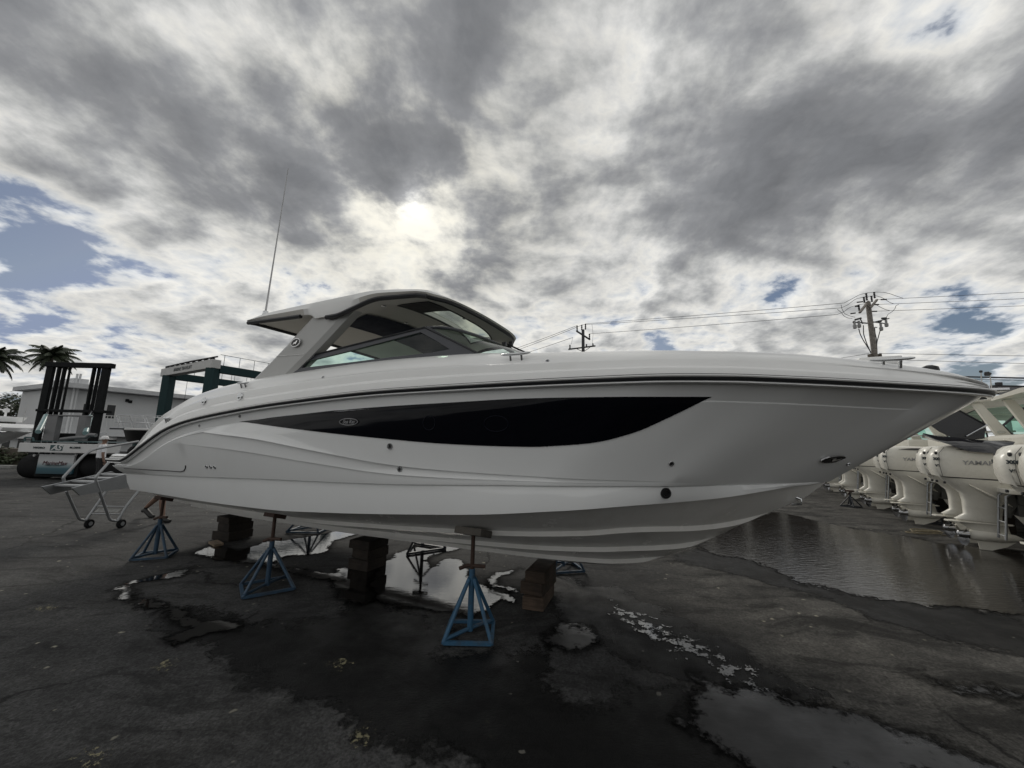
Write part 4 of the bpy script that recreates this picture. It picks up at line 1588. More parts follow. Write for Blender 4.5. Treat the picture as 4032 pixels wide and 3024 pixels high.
# ------------------------------------------------------------------ marina forklift
FD = gp(230, 1893).y
fbase = gp(230, 1893)
fk = empty('marina_forklift', fbase, 0, 'tall dark marina forklift with white lettered counterweight at the left', 'forklift')
teal = mat('dark_teal', (.018, .060, .066), .4, var=.1)
mast_m = mat('mast_black', (.010, .011, .012), .75, var=.2, spec=.15)
grey_m = mat('cab_grey', (.16, .16, .165), .5)
white_m = mat('panel_white', (.60, .60, .60), .45, var=.03, grime=(.42, .41, .39), gamt=.3)


def fp(x, y, dy=0.0):
    return at(x, y, FD + dy) - fbase


def fbox(name, m, x0, y0, x1, y1, d0, d1, parent=None, bevel=.01):
    a, b_ = fp(x0, y0, d0), fp(x1, y1, d0)
    return MB().box2((a.x, d0, a.z), (b_.x, d1, b_.z)).build(name, m, parent or fk, smooth=0, bevel=bevel)


cw = fbox('counterweight', white_m, 76, 1743, 376, 1786, 0, .9, bevel=.02)
fbox('deck', teal, 82, 1736, 374, 1742, .02, 2.2)
fbox('chassis', mast_m, 150, 1790, 300, 1880, .25, 3.0)
lp = fbox('lower_panel', None or white_m, 155, 1788, 280, 1868, .18, .25, bevel=.004)
# the panel fades to teal at its foot: printed film
m_, k_ = new_mat('panel_fade')
pz = k_.n('ShaderNodeSeparateXYZ')
k_.put(pz.inputs[0], k_.n('ShaderNodeTexCoord').outputs['Object'])
pzl = fp(155, 1868, .18).z
pzh = fp(155, 1788, .18).z
cc = k_.ramp(k_.mr(pz.outputs[2], pzl, pzh), [(0, (.015, .05, .07)), (.3, (.03, .10, .13)), (.5, (.30, .36, .38)), (.62, (.50, .51, .52)), (1, (.50, .51, .52))])
pb = k_.n('ShaderNodeBsdfPrincipled')
k_.put(pb.inputs['Base Color'], cc)
pb.inputs['Roughness'].default_value = .4
mo_ = k_.n('ShaderNodeOutputMaterial')
m_.node_tree.links.new(pb.outputs[0], mo_.inputs[0])
lp.data.materials.clear()
lp.data.materials.append(m_)
ink = mat('dark_ink', (.02, .03, .035), .5)


def fletter(name, text, x, y, px_h, m, d=0.0, xs=1.0, shear=0.0, bold=0.0):
    c = fp(x, y, d)
    sz = px_h * FD / PF * 1.35
    lettering(name, text, sz, m, cw, frameM(c + Vector((0, -.012, 0)), (1, 0, 0), (0, 0, 1)), .003, shear, xs=xs, bold=bold)


fletter('maker_lettering', 'HYDRO', 155, 1763, 7, ink, 0, 1.35, bold=.004)
fletter('maker_lettering', 'IM_DRIVE', 297, 1763, 7, ink, 0, 1.05, bold=.003)
lg0, lg1 = fp(201, 1752), fp(245, 1775)
MB().box2((lg0.x, -.012, lg0.z), (lg1.x, -.001, lg1.z)).build('maker_logo', teal, cw, smooth=0, bevel=.004)
c = fp(223, 1763.5)
lettering('logo_lettering', 'AS', .26, white_m, cw, frameM(c + Vector((0, -.016, 0)), (1, 0, 0), (0, 0, 1)), .003, .35, xs=1.2, bold=.008)
c = fp(216, 1824, .18)
lettering('dealer_lettering', 'MarineMax', .20, mat('ink_red', (.085, .02, .03), .5), cw, frameM(c + Vector((0, -.012, 0)), (1, 0, 0), (0, 0, 1)), .003, .3, bold=.0)
MB().poly([fp(x, y, .17) for x, y in ((172, 1834), (200, 1828), (193, 1832), (262, 1831), (230, 1835))], -.006, (0, 1, 0)).build('dealer_swoosh', teal, cw, smooth=0)
for (x, y) in ((138, 1793), (301, 1792)):
    cpt = fp(x, y, .24)
    MB().lathe([(.005, 0), (.045, 0), (.05, -.03), (.02, -.05)], cpt, 'Y', 14).build('lamp', white_m, fk)
tyre = mat('tyre', (.014, .014, .015), .8, spec=.15)
for (x0, x1) in ((52, 150), (288, 400)):
    a, b_ = fp(x0, 1890, .3), fp(x1, 1795, .3)
    r_ = (b_.z) / 2 + .02
    mid = Vector(((a.x + b_.x) / 2, .3 + r_, r_))
    hw = (b_.x - a.x) / 2
    wobj = MB().lathe([(r_ * .55, -hw), (r_ * .95, -hw), (r_, -hw * .93), (r_, hw * .93), (r_ * .95, hw), (r_ * .55, hw)], mid, 'X', 28).build('wheel', tyre, fk)
    MB().lathe([(.05, -hw * .8), (r_ * .5, -hw * .9), (r_ * .55, -hw * .6), (r_ * .55, hw * .6), (r_ * .5, hw * .9), (.05, hw * .8)], mid, 'X', 20).build('rim', grey_m, wobj)
MY = 3.2       # the mast stands beyond the chassis
for (x0, x1, y1) in ((186, 212, 1428), (227, 234, 1436), (248, 254, 1440), (365, 371, 1440), (402, 430, 1440)):
    a, b_ = fp(x0, y1, MY), fp(x1, y1, MY)
    MB().box2((a.x, MY, .15), (b_.x, MY + .14, a.z)).build('mast_channel', mast_m, fk, smooth=0, bevel=.012)
for x in (221, 240, 262, 266, 376, 380, 384):
    a = fp(x, 1440, MY)
    MB().cyl((a.x, MY + .15, .5), (a.x, MY + .15, a.z), .03, .03, 8).build('lift_chain', grey_m if x in (221, 240) else mast_m, fk)
a, b_ = fp(183, 1424, MY), fp(437, 1452, MY)
MB().box2((a.x, MY - .05, (a.z + b_.z) / 2 - .10), (b_.x, MY + .2, (a.z + b_.z) / 2 + .12)).build('mast_crosshead', mast_m, fk, smooth=0, bevel=.015)
a, b_ = fp(146, 1610, MY), fp(414, 1626, MY)
MB().box2((a.x, MY - .06, b_.z), (b_.x, MY + .3, a.z)).build('mast_crossbeam', mast_m, fk, smooth=0, bevel=.015)
for (p0, p1) in (((150, 1700), (193, 1615)), ((336, 1705), (362, 1618))):
    a, b_ = fp(*p0, 1.2), fp(*p1, MY)
    MB().cyl(a, a.lerp(b_, .72), .085, .085, 12).build('tilt_cylinder', mat('cylinder_teal', (.22, .33, .34), .3), fk)
    MB().cyl(a.lerp(b_, .72), b_, .04, .04, 10).build('tilt_rod', steel, fk)
# cab guard
for (x0, x1, y0, y1) in ((187, 208, 1634, 1736), (311, 323, 1640, 1736)):
    fbox('cab_post', grey_m, x0, y0, x1, y1, 1.4, 1.6)
fbox('cab_bar', grey_m, 190, 1632, 345, 1641, 1.4, 1.62)
fbox('seat', mast_m, 225, 1705, 295, 1736, 1.8, 2.4, bevel=.06)
MB().tube(arc([fp(240, 1730, 1.0), fp(290, 1724, 1.0), fp(340, 1722, 1.0), fp(352, 1712, 1.0), fp(378, 1714, 1.0)]), .07, 8).build('exhaust_pipe', grey_m, fk)
MB().tube(arc([fp(97, 1735, .6), fp(98, 1722, .6), fp(130, 1724, .6), fp(133, 1736, .6)]), .03, 6).build('grab_rail', teal, fk)

# ------------------------------------------------------------------ travel lift gantry
lift_g = mat('gantry_green', (.012, .034, .037), .6, var=.1, spec=.2)
gan = empty('boat_hoist_gantry', (0, 0, 0), 0, 'dark green and white travelling boat hoist behind the stern', 'boat hoist')
LA, RA = Vector((-24.7, 27.4, 0)), Vector((-18.95, 24.0, 0))
pv = (RA - LA).normalized()
pn = Vector((.507, .862, 0))
HZ = 6.1
LB, RB = LA + pn * 9, RA + pn * 9
gan.location = RA


def gl(p):
    return Vector(p) - RA


beam_w = mat('gantry_white', (.46, .46, .45), .5, var=.05, grime=(.25, .25, .24), gamt=.4)
for P in (LA, RA, LB, RB):
    MB().bar(gl(P + Vector((0, 0, .9))), gl(P + Vector((0, 0, HZ - .1))), .55, .55).build('leg', lift_g, gan, smooth=0, bevel=.03)
    for s_ in (-1, 1):
        c = gl(P + pn * (1.0 * s_) + Vector((0, 0, .55)))
        MB().lathe([(.2, -.2), (.5, -.2), (.55, -.12), (.55, .12), (.5, .2), (.2, .2)], c, 'X', 18, M=Matrix.Rotation(-R(30), 3, 'Z')).build('wheel', tyre, gan)
    MB().bar(gl(P - pn * 1.3 + Vector((0, 0, 1.0))), gl(P + pn * 1.3 + Vector((0, 0, 1.0))), .4, .35).build('bogie', lift_g, gan, smooth=0)
tb = MB().bar(gl(LA - pv * .9 + Vector((0, 0, HZ + .15))), gl(RA + pv * .35 + Vector((0, 0, HZ + .15))), .5, .55).build('top_beam', beam_w, gan, smooth=0, bevel=.02)
for (P, Q) in ((LA, LB), (RA, RB)):
    sb_ = MB().bar(gl(P + Vector((0, 0, HZ - .1)) + pn * .3), gl(Q + Vector((0, 0, HZ - .1))), .4, .5).build('side_beam', lift_g, gan, smooth=0, bevel=.02)
    MB().tube([gl(P + Vector((0, 0, HZ + .85)) + pn * .3), gl(Q + Vector((0, 0, HZ + .85)))], .016, 6).build('hand_rail', lift_g, sb_)
    for i in range(10):
        c = P.lerp(Q, .06 + i * .1)
        MB().cyl(gl(c + Vector((0, 0, HZ))), gl(c + Vector((0, 0, HZ + .85))), .014, .014, 6).build('rail_post', lift_g, sb_)
    for i, f_ in enumerate((.12, .25, .38, .5, .62)):
        c = P.lerp(Q, f_)
        MB().cyl(gl(c + Vector((0, 0, HZ - .3))), gl(c + Vector((0, 0, 2.4))), .012, .012, 5).build('hoist_cable', mast_m, sb_)
for i in range(9):
    c = LA.lerp(RA, -.1 + i * .13) + Vector((0, 0, HZ + .45))
    MB().bar(gl(c + Vector((0, 0, .06))), gl(c + pv * .22 + Vector((0, 0, .06))), .2, .16).build('sheave', mast_m, tb, smooth=0)
MB().tube([gl(LA - pv * .9 + Vector((0, 0, HZ + .62))), gl(LA.lerp(RA, .5) + Vector((0, 0, HZ + .66))), gl(RA + pv * .35 + Vector((0, 0, HZ + .62)))], .05, 6).build('service_pipe', mast_m, tb)
fc = LA.lerp(RA, .42) + Vector((0, 0, HZ + .15)) - pn * .26
lettering('hoist_lettering', 'MARINE TRAVELIFT', .33, ink, tb, frameM(gl(fc), pv, (0, 0, 1)), .004, 0, bold=.003)

# ------------------------------------------------------------------ white building behind
B0 = Vector((-42, 40, 0))
bd = Vector((.42, .9075, 0))
bn_ = Vector((.9075, -.42, 0))
bl = empty('white_building', B0, math.atan2(bd.y, bd.x), 'white clapboard two storey building with flat roof and railed balcony', 'building')


def bp(x, y, dy=0.0):
    d = ray(x, y)
    pt = B0 - bn_ * dy
    s_ = (pt - CO).dot(bn_) / d.dot(bn_)
    P_ = CO + d * s_ - B0
    return Vector((P_.dot(bd), -P_.dot(bn_), P_.z))


siding = mat('white_siding', (.58, .59, .60), .6, var=.03)
Lx, Rx = bp(238, 1560).x, bp(800, 1560).x
zt_ = bp(500, 1553).z
zb_ = bp(500, 1700).z
zroof = bp(500, 1549).z
wall = MB().box2((Lx, 0, 0), (Rx, 10, zt_)).build('wall', siding, bl, smooth=0)
nb = 22
for i in range(nb):
    z0 = zb_ + (zt_ - .45 - zb_) * i / nb
    MB().box2((Lx - .02, -.035, z0), (Rx, -.001, z0 + (zt_ - .45 - zb_) / nb * .86)).build('clapboard', siding, bl, smooth=0)
MB().box2((Lx - .6, -1.6, zroof - .05), (Rx + .5, 10.5, zroof + .38)).build('roof', mat('fascia_white', (.48, .49, .50), .5), bl, smooth=0)
MB().box2((Lx + .5, -.6, zroof + .38), (bp(340, 1500).x, 6, zroof + .95)).build('roof_step', siding, bl, smooth=0)
dark_m = mat('dark_opening', (.012, .013, .015), .3)
for (x0, y0, x1, y1) in ((423, 1594, 446, 1648), (330, 1590, 352, 1640)):
    a, b_ = bp(x0, y0), bp(x1, y1)
    wf = MB().box2((a.x - .12, -.06, b_.z - .12), (b_.x + .12, -.036, a.z + .12)).build('window', white_m, bl, smooth=0)
    MB().box2((a.x, -.08, b_.z), (b_.x, -.061, a.z)).build('pane', dark_m, wf, smooth=0)
for x in (292, 305):
    a = bp(x, 1540, -.6)
    t_ = bp(x + 12, 1472, -.6)
    MB().cyl((a.x, -.6, 1.0), (a.x, -.6, t_.z), .085, .085, 10).build('vent_pipe', siding, bl)
zd = bp(430, 1705).z
MB().box2((bp(395, 1700).x, -1.5, zd - .35), (Rx, -.05, zd)).build('balcony_floor', siding, bl, smooth=0)
zr_ = bp(430, 1637, -1.4).z
x0_, x1_ = bp(398, 1700, -1.4).x, Rx
for z_ in (zr_, zd + .15):
    MB().box2((x0_, -1.45, z_ - .03), (x1_, -1.39, z_ + .03)).build('rail', white_m, bl, smooth=0)
nbal = 34
for i in range(nbal):
    x_ = x0_ + (x1_ - x0_) * i / (nbal - 1)
    MB().box2((x_ - .018, -1.44, zd + .16), (x_ + .018, -1.40, zr_ - .04)).build('baluster', white_m, bl, smooth=0)
for (x0, y0, x1, y1) in ((402, 1726, 452, 1772), (255, 1730, 285, 1774)):
    a, b_ = bp(x0, y0), bp(x1, y1)
    MB().box2((a.x, -.05, .0), (b_.x, -.01, a.z)).build('doorway', dark_m, bl, smooth=0)
for x in (500, 512):
    a = bp(x, 1577 + (x - 500) * .4, -.05)
    MB().box((a.x, -.12, a.z), (.25, .2, .3)).build('floodlight', mast_m, bl, smooth=0)

# low white hall and hedge at the far left
lh = empty('low_hall', at(40, 1760, 34).xy.to_3d(), 0, 'low white hall with dark doorway behind the hedge', 'building')
H0 = Vector((at(40, 1760, 34).x, 34, 0))
lh.location = H0
a, b_ = at(-120, 1722, 34) - H0, at(150, 1722, 34) - H0
MB().box2((a.x, 0, 0), (b_.x, 6, a.z)).build('wall', siding, lh, smooth=0)
MB().box2((a.x, -.5, a.z), (b_.x + .4, 6.4, a.z + .28)).build('roof', white_m, lh, smooth=0)
for (x0, x1) in ((14, 42), (75, 96)):
    c, d_ = at(x0, 1727, 34) - H0, at(x1, 1727, 34) - H0
    MB().box2((c.x, -.04, 0), (d_.x, -.005, c.z)).build('doorway', dark_m, lh, smooth=0)


# foliage


def leaf_mat(name, col):
    m, k = new_mat(name)
    p = k.n('ShaderNodeBsdfPrincipled')
    g_ = k.n('ShaderNodeNewGeometry')
    n = k.noise(g_.outputs['Position'], 1.4, 4, .6)
    r_ = g_.outputs['Random Per Island']
    c = k.vec('SCALE', col, s=k.math('MULTIPLY', k.mr(n, .3, .7, .6, 1.4), k.mr(r_, 0, 1, .6, 1.5)))
    k.put(p.inputs['Base Color'], c)
    p.inputs['Roughness'].default_value = .6
    o = k.n('ShaderNodeOutputMaterial')
    m.node_tree.links.new(p.outputs[0], o.inputs[0])
    return m


leaf = leaf_mat('leaf_dark', (.045, .060, .032))
leaf_p = leaf_mat('palm_leaf', (.040, .050, .030))
leaf_h = leaf_mat('hedge_leaf', (.055, .070, .035))
bark = mat('bark', (.10, .085, .07), .9, var=.3, bump=.5, bscale=30)


def leaves(mb, c, rad, n, size, rng, squash=1.0):
    for _ in range(n):
        d = Vector((rng.gauss(0, 1), rng.gauss(0, 1), rng.gauss(0, 1))).normalized() * (rng.random() ** .45)
        p = Vector(c) + Vector((d.x * rad, d.y * rad, d.z * rad * squash))
        s = size * rng.uniform(.5, 1.3)
        M = Matrix.Rotation(rng.uniform(0, 6.28), 3, 'Z') @ Matrix.Rotation(rng.uniform(-1.2, 1.2), 3, 'X')
        mb.add([p + M @ Vector(v) for v in ((-s, 0, 0), (0, -s * .45, 0), (s, 0, 0), (0, s * .45, 0))], [(0, 1, 2, 3)])


def tree(loc, h, cr, lab, seed, n=26):
    rng = random.Random(seed)
    e = empty('broadleaf_tree', loc, 0, lab, 'tree', 'trees beyond the yard')
    tr_ = MB().tube([(0, 0, 0), (.1, 0, h * .3), (0, .1, h * .62)], [.28, .22, .12], 8)
    cr_ = MB()
    for i in range(n):
        a = rng.uniform(0, 6.28)
        rr = cr * rng.random() ** .5 * .8
        c = (math.cos(a) * rr, math.sin(a) * rr, h * rng.uniform(.38, .92))
        if i < 7:
            tr_.tube([(0, 0, h * rng.uniform(.3, .5)), tuple(v * .5 for v in c[:2]) + (c[2] * .8,), c], [.1, .06, .03], 6)
        leaves(cr_, c, cr * rng.uniform(.22, .4), 120, .17, rng, .75)
    tr_.build('trunk', bark, e)
    cr_.build('crown', leaf, e, smooth=0, normals=False)
    return e


def palm(loc, h, fl, lab, seed, lean=0.0):
    rng = random.Random(seed)
    e = empty('palm_tree', loc, 0, lab, 'palm tree', 'coconut palms at the left')
    pts = [Vector((lean * (i / 8) ** 2, 0, h * i / 8)) for i in range(9)]
    MB().tube(pts, [.24 - .012 * i for i in range(9)], 10).build('trunk', bark, e)
    top = pts[-1]
    nf = 34
    for i in range(nf):
        az = 6.283 * i * .382 + rng.uniform(-.2, .2)
        el = R(lerp(78, -35, i / (nf - 1))) + rng.uniform(-.1, .1)
        L = fl * rng.uniform(.8, 1.1) * (.75 if i < 6 else 1)
        mb = MB()
        pp = []
        p = Vector(top)
        e_ = el
        N_ = 12
        for j in range(N_ + 1):
            pp.append(Vector(p))
            d = Vector((math.cos(az) * math.cos(e_), math.sin(az) * math.cos(e_), math.sin(e_)))
            p = p + d * (L / N_)
            e_ -= (.055 + .012 * j) * (1.0 if el > -.2 else .6)
        mb.tube(pp, [.035 * (1 - j / (N_ + 2)) for j in range(N_ + 1)], 4)
        for j in range(1, N_ * 5):
            f_ = j / (N_ * 5)
            q = pp[int(f_ * N_)].lerp(pp[min(N_, int(f_ * N_) + 1)], f_ * N_ % 1)
            tn = (pp[min(N_, int(f_ * N_) + 1)] - pp[int(f_ * N_)]).normalized()
            sd_ = Vector((-math.sin(az), math.cos(az), 0))
            ll = .62 * math.sin(math.pi * min(1, f_ * .85 + .12)) * rng.uniform(.8, 1.15) * fl / 2.6
            for s_ in (-1, 1):
                tip = q + (sd_ * s_ * .62 + tn * .45 + Vector((0, 0, -.62 + rng.uniform(-.15, .1)))).normalized() * ll
                mb.add([q - tn * .05, q + tn * .05, tip], [(0, 1, 2)])
        mb.build('frond', leaf_p, e, smooth=0, normals=False)
    return e


pc = at(203, 1418, 40)
palm((pc.x, 40, 0), pc.z + .5, 2.4, 'coconut palm whose crown rises above the forklift mast', 3)
pc = at(-22, 1425, 38)
palm((pc.x, 38, 0), pc.z + .4, 2.5, 'coconut palm half cut by the left picture edge', 8)
for i, (x, y, D_, cr, lab) in enumerate(((60, 1590, 48, 3.4, 'dark tree left of the forklift, nearer the picture edge'), (115, 1580, 50, 3.6, 'dark bushy tree just left of the forklift mast'), (10, 1570, 52, 3.4, 'dark tree at the left picture edge under the palm'), (320, 1508, 58, 2.4, 'small tree top showing over the white building roof'))):
    t_ = at(x, y, D_)
    tree((t_.x, D_, 0), t_.z + (.6 if i < 3 else .2), cr, lab, 20 + i)
hd = empty('hedge', at(20, 1800, 20).xy.to_3d(), 0, 'clipped green hedge behind the kerb at the left edge', 'hedge')
rng = random.Random(5)
hmesh = MB()
hL, hR = at(-160, 1760, 19.5), at(84, 1760, 19.5)
hd.location = (hL.x, 19.5, 0)
for i in range(70):
    leaves(hmesh, (rng.uniform(0, hR.x - hL.x), rng.uniform(-.2, .9), rng.uniform(.25, hL.z - .25)), .42, 130, .07, rng, .8)
hmesh.build('foliage', leaf_h, hd, smooth=0, normals=False)
MB().box2((-.2, .1, 0), (hR.x - hL.x - .2, .8, .9)).build('stems', bark, hd, smooth=0)
kb = MB().box2((-26, 18.6, 0), (at(50, 1845, 18.7).x, 18.9, .15)).build('kerb', mat('concrete', (.25, .25, .24), .85, var=.15), None, smooth=0, bevel=.02)
tag(kb, kind='structure')

# ------------------------------------------------------------------ yachts in the left background


def small_hull(e, L, beam, zk, zsheer, m, rake=.86, lift=.85):
    rows = []
    N_ = 22
    for i in range(N_ + 1):
        u = i / N_
        b_ = beam / 2 * (1 - max(0, (u - .45) / .55) ** 3.2)
        xs_, xk = L * u, L * rake * u
        zs_ = zsheer + .25 * u * u
        zc = lerp(zk + .32, zk + .05 + lift, u ** 2.5)
        zkk = zk + max(0, (u - .7) / .3) ** 2 * lift
        half = [Vector((xs_, -b_, zs_)), Vector((lerp(xs_, xk, .4), -b_ * .95, lerp(zs_, zc, .5))), Vector((lerp(xs_, xk, .8), -b_ * .84, zc)), Vector((xk, 0, zkk))]
        rows.append(half + [Vector((p.x, -p.y, p.z)) for p in half[-2::-1]])
    mb = MB().grid(rows)
    mb.add(rows[0], [tuple(range(7))])
    mb.grid([[r[0] + Vector((0, 0, -.02)), Vector((r[0].x, 0, r[0].z + .05)), r[-1] + Vector((0, 0, -.02))] for r in rows], flip=True)
    return mb.build('hull', m, e, smooth=30, merge=True)


db = at(484, 1690, 21)
dbz = db.z
dboat = empty('dark_hulled_boat', (db.x, 21, 0), 0, 'black hulled boat with steel bow rail behind the stern', 'boat')
dboat.rotation_euler = (0, 0, R(180 + 8))
dboat.location = (db.x + 6.2, 21.8, 0)
small_hull(dboat, 6.2, 2.4, at(520, 1738, 21).z - .30, dbz - .22, mat('black_gelcoat', (.010, .010, .011), .35, spec=.25), .95, .30)
MB().box2((0.2, -1.0, dbz - .05), (5.4, 1.0, dbz + .06)).build('deck', deckwhite, dboat, smooth=0, bevel=.03)
zr0, zr1 = dbz + .02, at(480, 1637, 21).z
for s_ in (-1, 1):
    top_ = [(6.6, .06 * s_, zr1), (5.6, .55 * s_, zr1), (4, .95 * s_, zr1), (1.5, 1.05 * s_, zr1)]
    MB().tube(top_, .018, 6).build('bow_rail', steel, dboat)
    MB().tube([(x, y, z - (zr1 - zr0) * .5) for x, y, z in top_], .013, 6).build('bow_rail', steel, dboat)
    for (x, y, z) in top_ + [(3, 1.0 * s_, zr1), (4.8, .78 * s_, zr1)]:
        MB().cyl((x - .35, y, zr0), (x, y, z), .013, .013, 6).build('stanchion', steel, dboat)
MB().box2((5.8, -.12, dbz - .02), (6.75, .12, dbz + .05)).build('anchor_roller', black_trim, dboat, smooth=0)
for x_ in (1.2, 4.2):
    MB().box2((x_, -.25, 0), (x_ + .5, .25, at(520, 1738, 21).z - .3)).build('keel_block', timber, dboat, smooth=0)

yp = at(0, 1730, 27)
yacht = empty('white_cruiser', (yp.x - 7, 27, 0), 0, 'white cabin cruiser with dark windows at the left edge, behind the hedge', 'boat')
yx = lambda x, y: at(x, y, 27) - yacht.location
small_hull(yacht, yx(120, 1715).x, 3.2, .5, yx(0, 1712).z, gelcoat)
p1, p2 = yx(0, 1668), yx(108, 1700)
MB().poly([(1.0, -1.3, p2.z), (p2.x - .2, -1.3, p2.z), (p2.x - .05, -1.3, lerp(p2.z, p1.z, .5)), (p2.x - .7, -1.3, p1.z), (1.0, -1.3, p1.z + .1)], 2.6, (0, 1, 0)).build('cabin', gelcoat, yacht, smooth=0, bevel=.05)
MB().poly([(1.4, -1.315, lerp(p2.z, p1.z, .15)), (p2.x - .9, -1.315, lerp(p2.z, p1.z, .15)), (p2.x - 1.0, -1.315, lerp(p2.z, p1.z, .85)), (1.4, -1.315, lerp(p2.z, p1.z, .9))], .012, (0, 1, 0)).build('cabin_window', navy_glass, yacht, smooth=0)
f1, f2 = yx(38, 1640), yx(0, 1660)
MB().poly([(2, -1.1, f2.z), (f1.x - .4, -1.1, f2.z), (f1.x, -1.1, f1.z), (2.2, -1.1, f1.z + .1)], 2.2, (0, 1, 0)).build('flybridge', gelcoat, yacht, smooth=0, bevel=.05)
am = yx(24, 1622)
MB().cyl((am.x, 0, f1.z), (am.x, 0, am.z), .06, .05, 8).lathe([(.02, -.15), (.14, -.1), (.16, 0), (.12, .12), (.02, .16)], (am.x, 0, am.z + .1), n=14).build('dome_aerial', gelcoat, yacht)
MB().cyl(yx(88, 1668) + Vector((0, 0, 0)), yx(103, 1606), .025, .015, 6).build('whip_aerial', greyplast, yacht)

# ------------------------------------------------------------------ row of outboard boats at the right
RH = R(34)
RF = Vector((math.cos(RH), -math.sin(RH), 0))
RL = Vector((math.sin(RH), math.cos(RH), 0))
E1 = gp(3806, 2160) + RF * .10
E2 = gp(3572, 2062) + RF * .08
STEP = E2 - E1
eng_w = mat('outboard_white', (.78, .755, .68), .28, var=.015, vscale=3, grime=(.46, .44, .38), gamt=.15)
eng_g = mat('outboard_grey', (.33, .33, .33), .5)
seam_m = mat('seam_dark', (.05, .05, .05), .6)


def superell(x0, x1, hw, z, n=28, ex=2.8, tz=0.0):
    cx, rx = (x0 + x1) / 2, (x1 - x0) / 2
    r = []
    for j in range(n):
        a = 2 * math.pi * j / n
        c, s_ = math.cos(a), math.sin(a)
        px_ = cx + rx * math.copysign(abs(c) ** (2 / ex), c)
        py_ = hw * math.copysign(abs(s_) ** (2 / ex), s_)
        r.append(Vector((px_, py_, z + tz * (px_ - cx))))
    return r


def loft(levels, cap0=True, cap1=True, tz=0.0, ex=2.8):
    rows = [superell(*l, tz=tz, ex=ex) for l in levels]
    mb = MB().grid(rows, wrap=True)
    n = len(rows[0])
    if cap0:
        mb.add(rows[0], [tuple(range(n))[::-1]])
    if cap1:
        mb.add(rows[-1], [tuple(range(n))])
    return mb


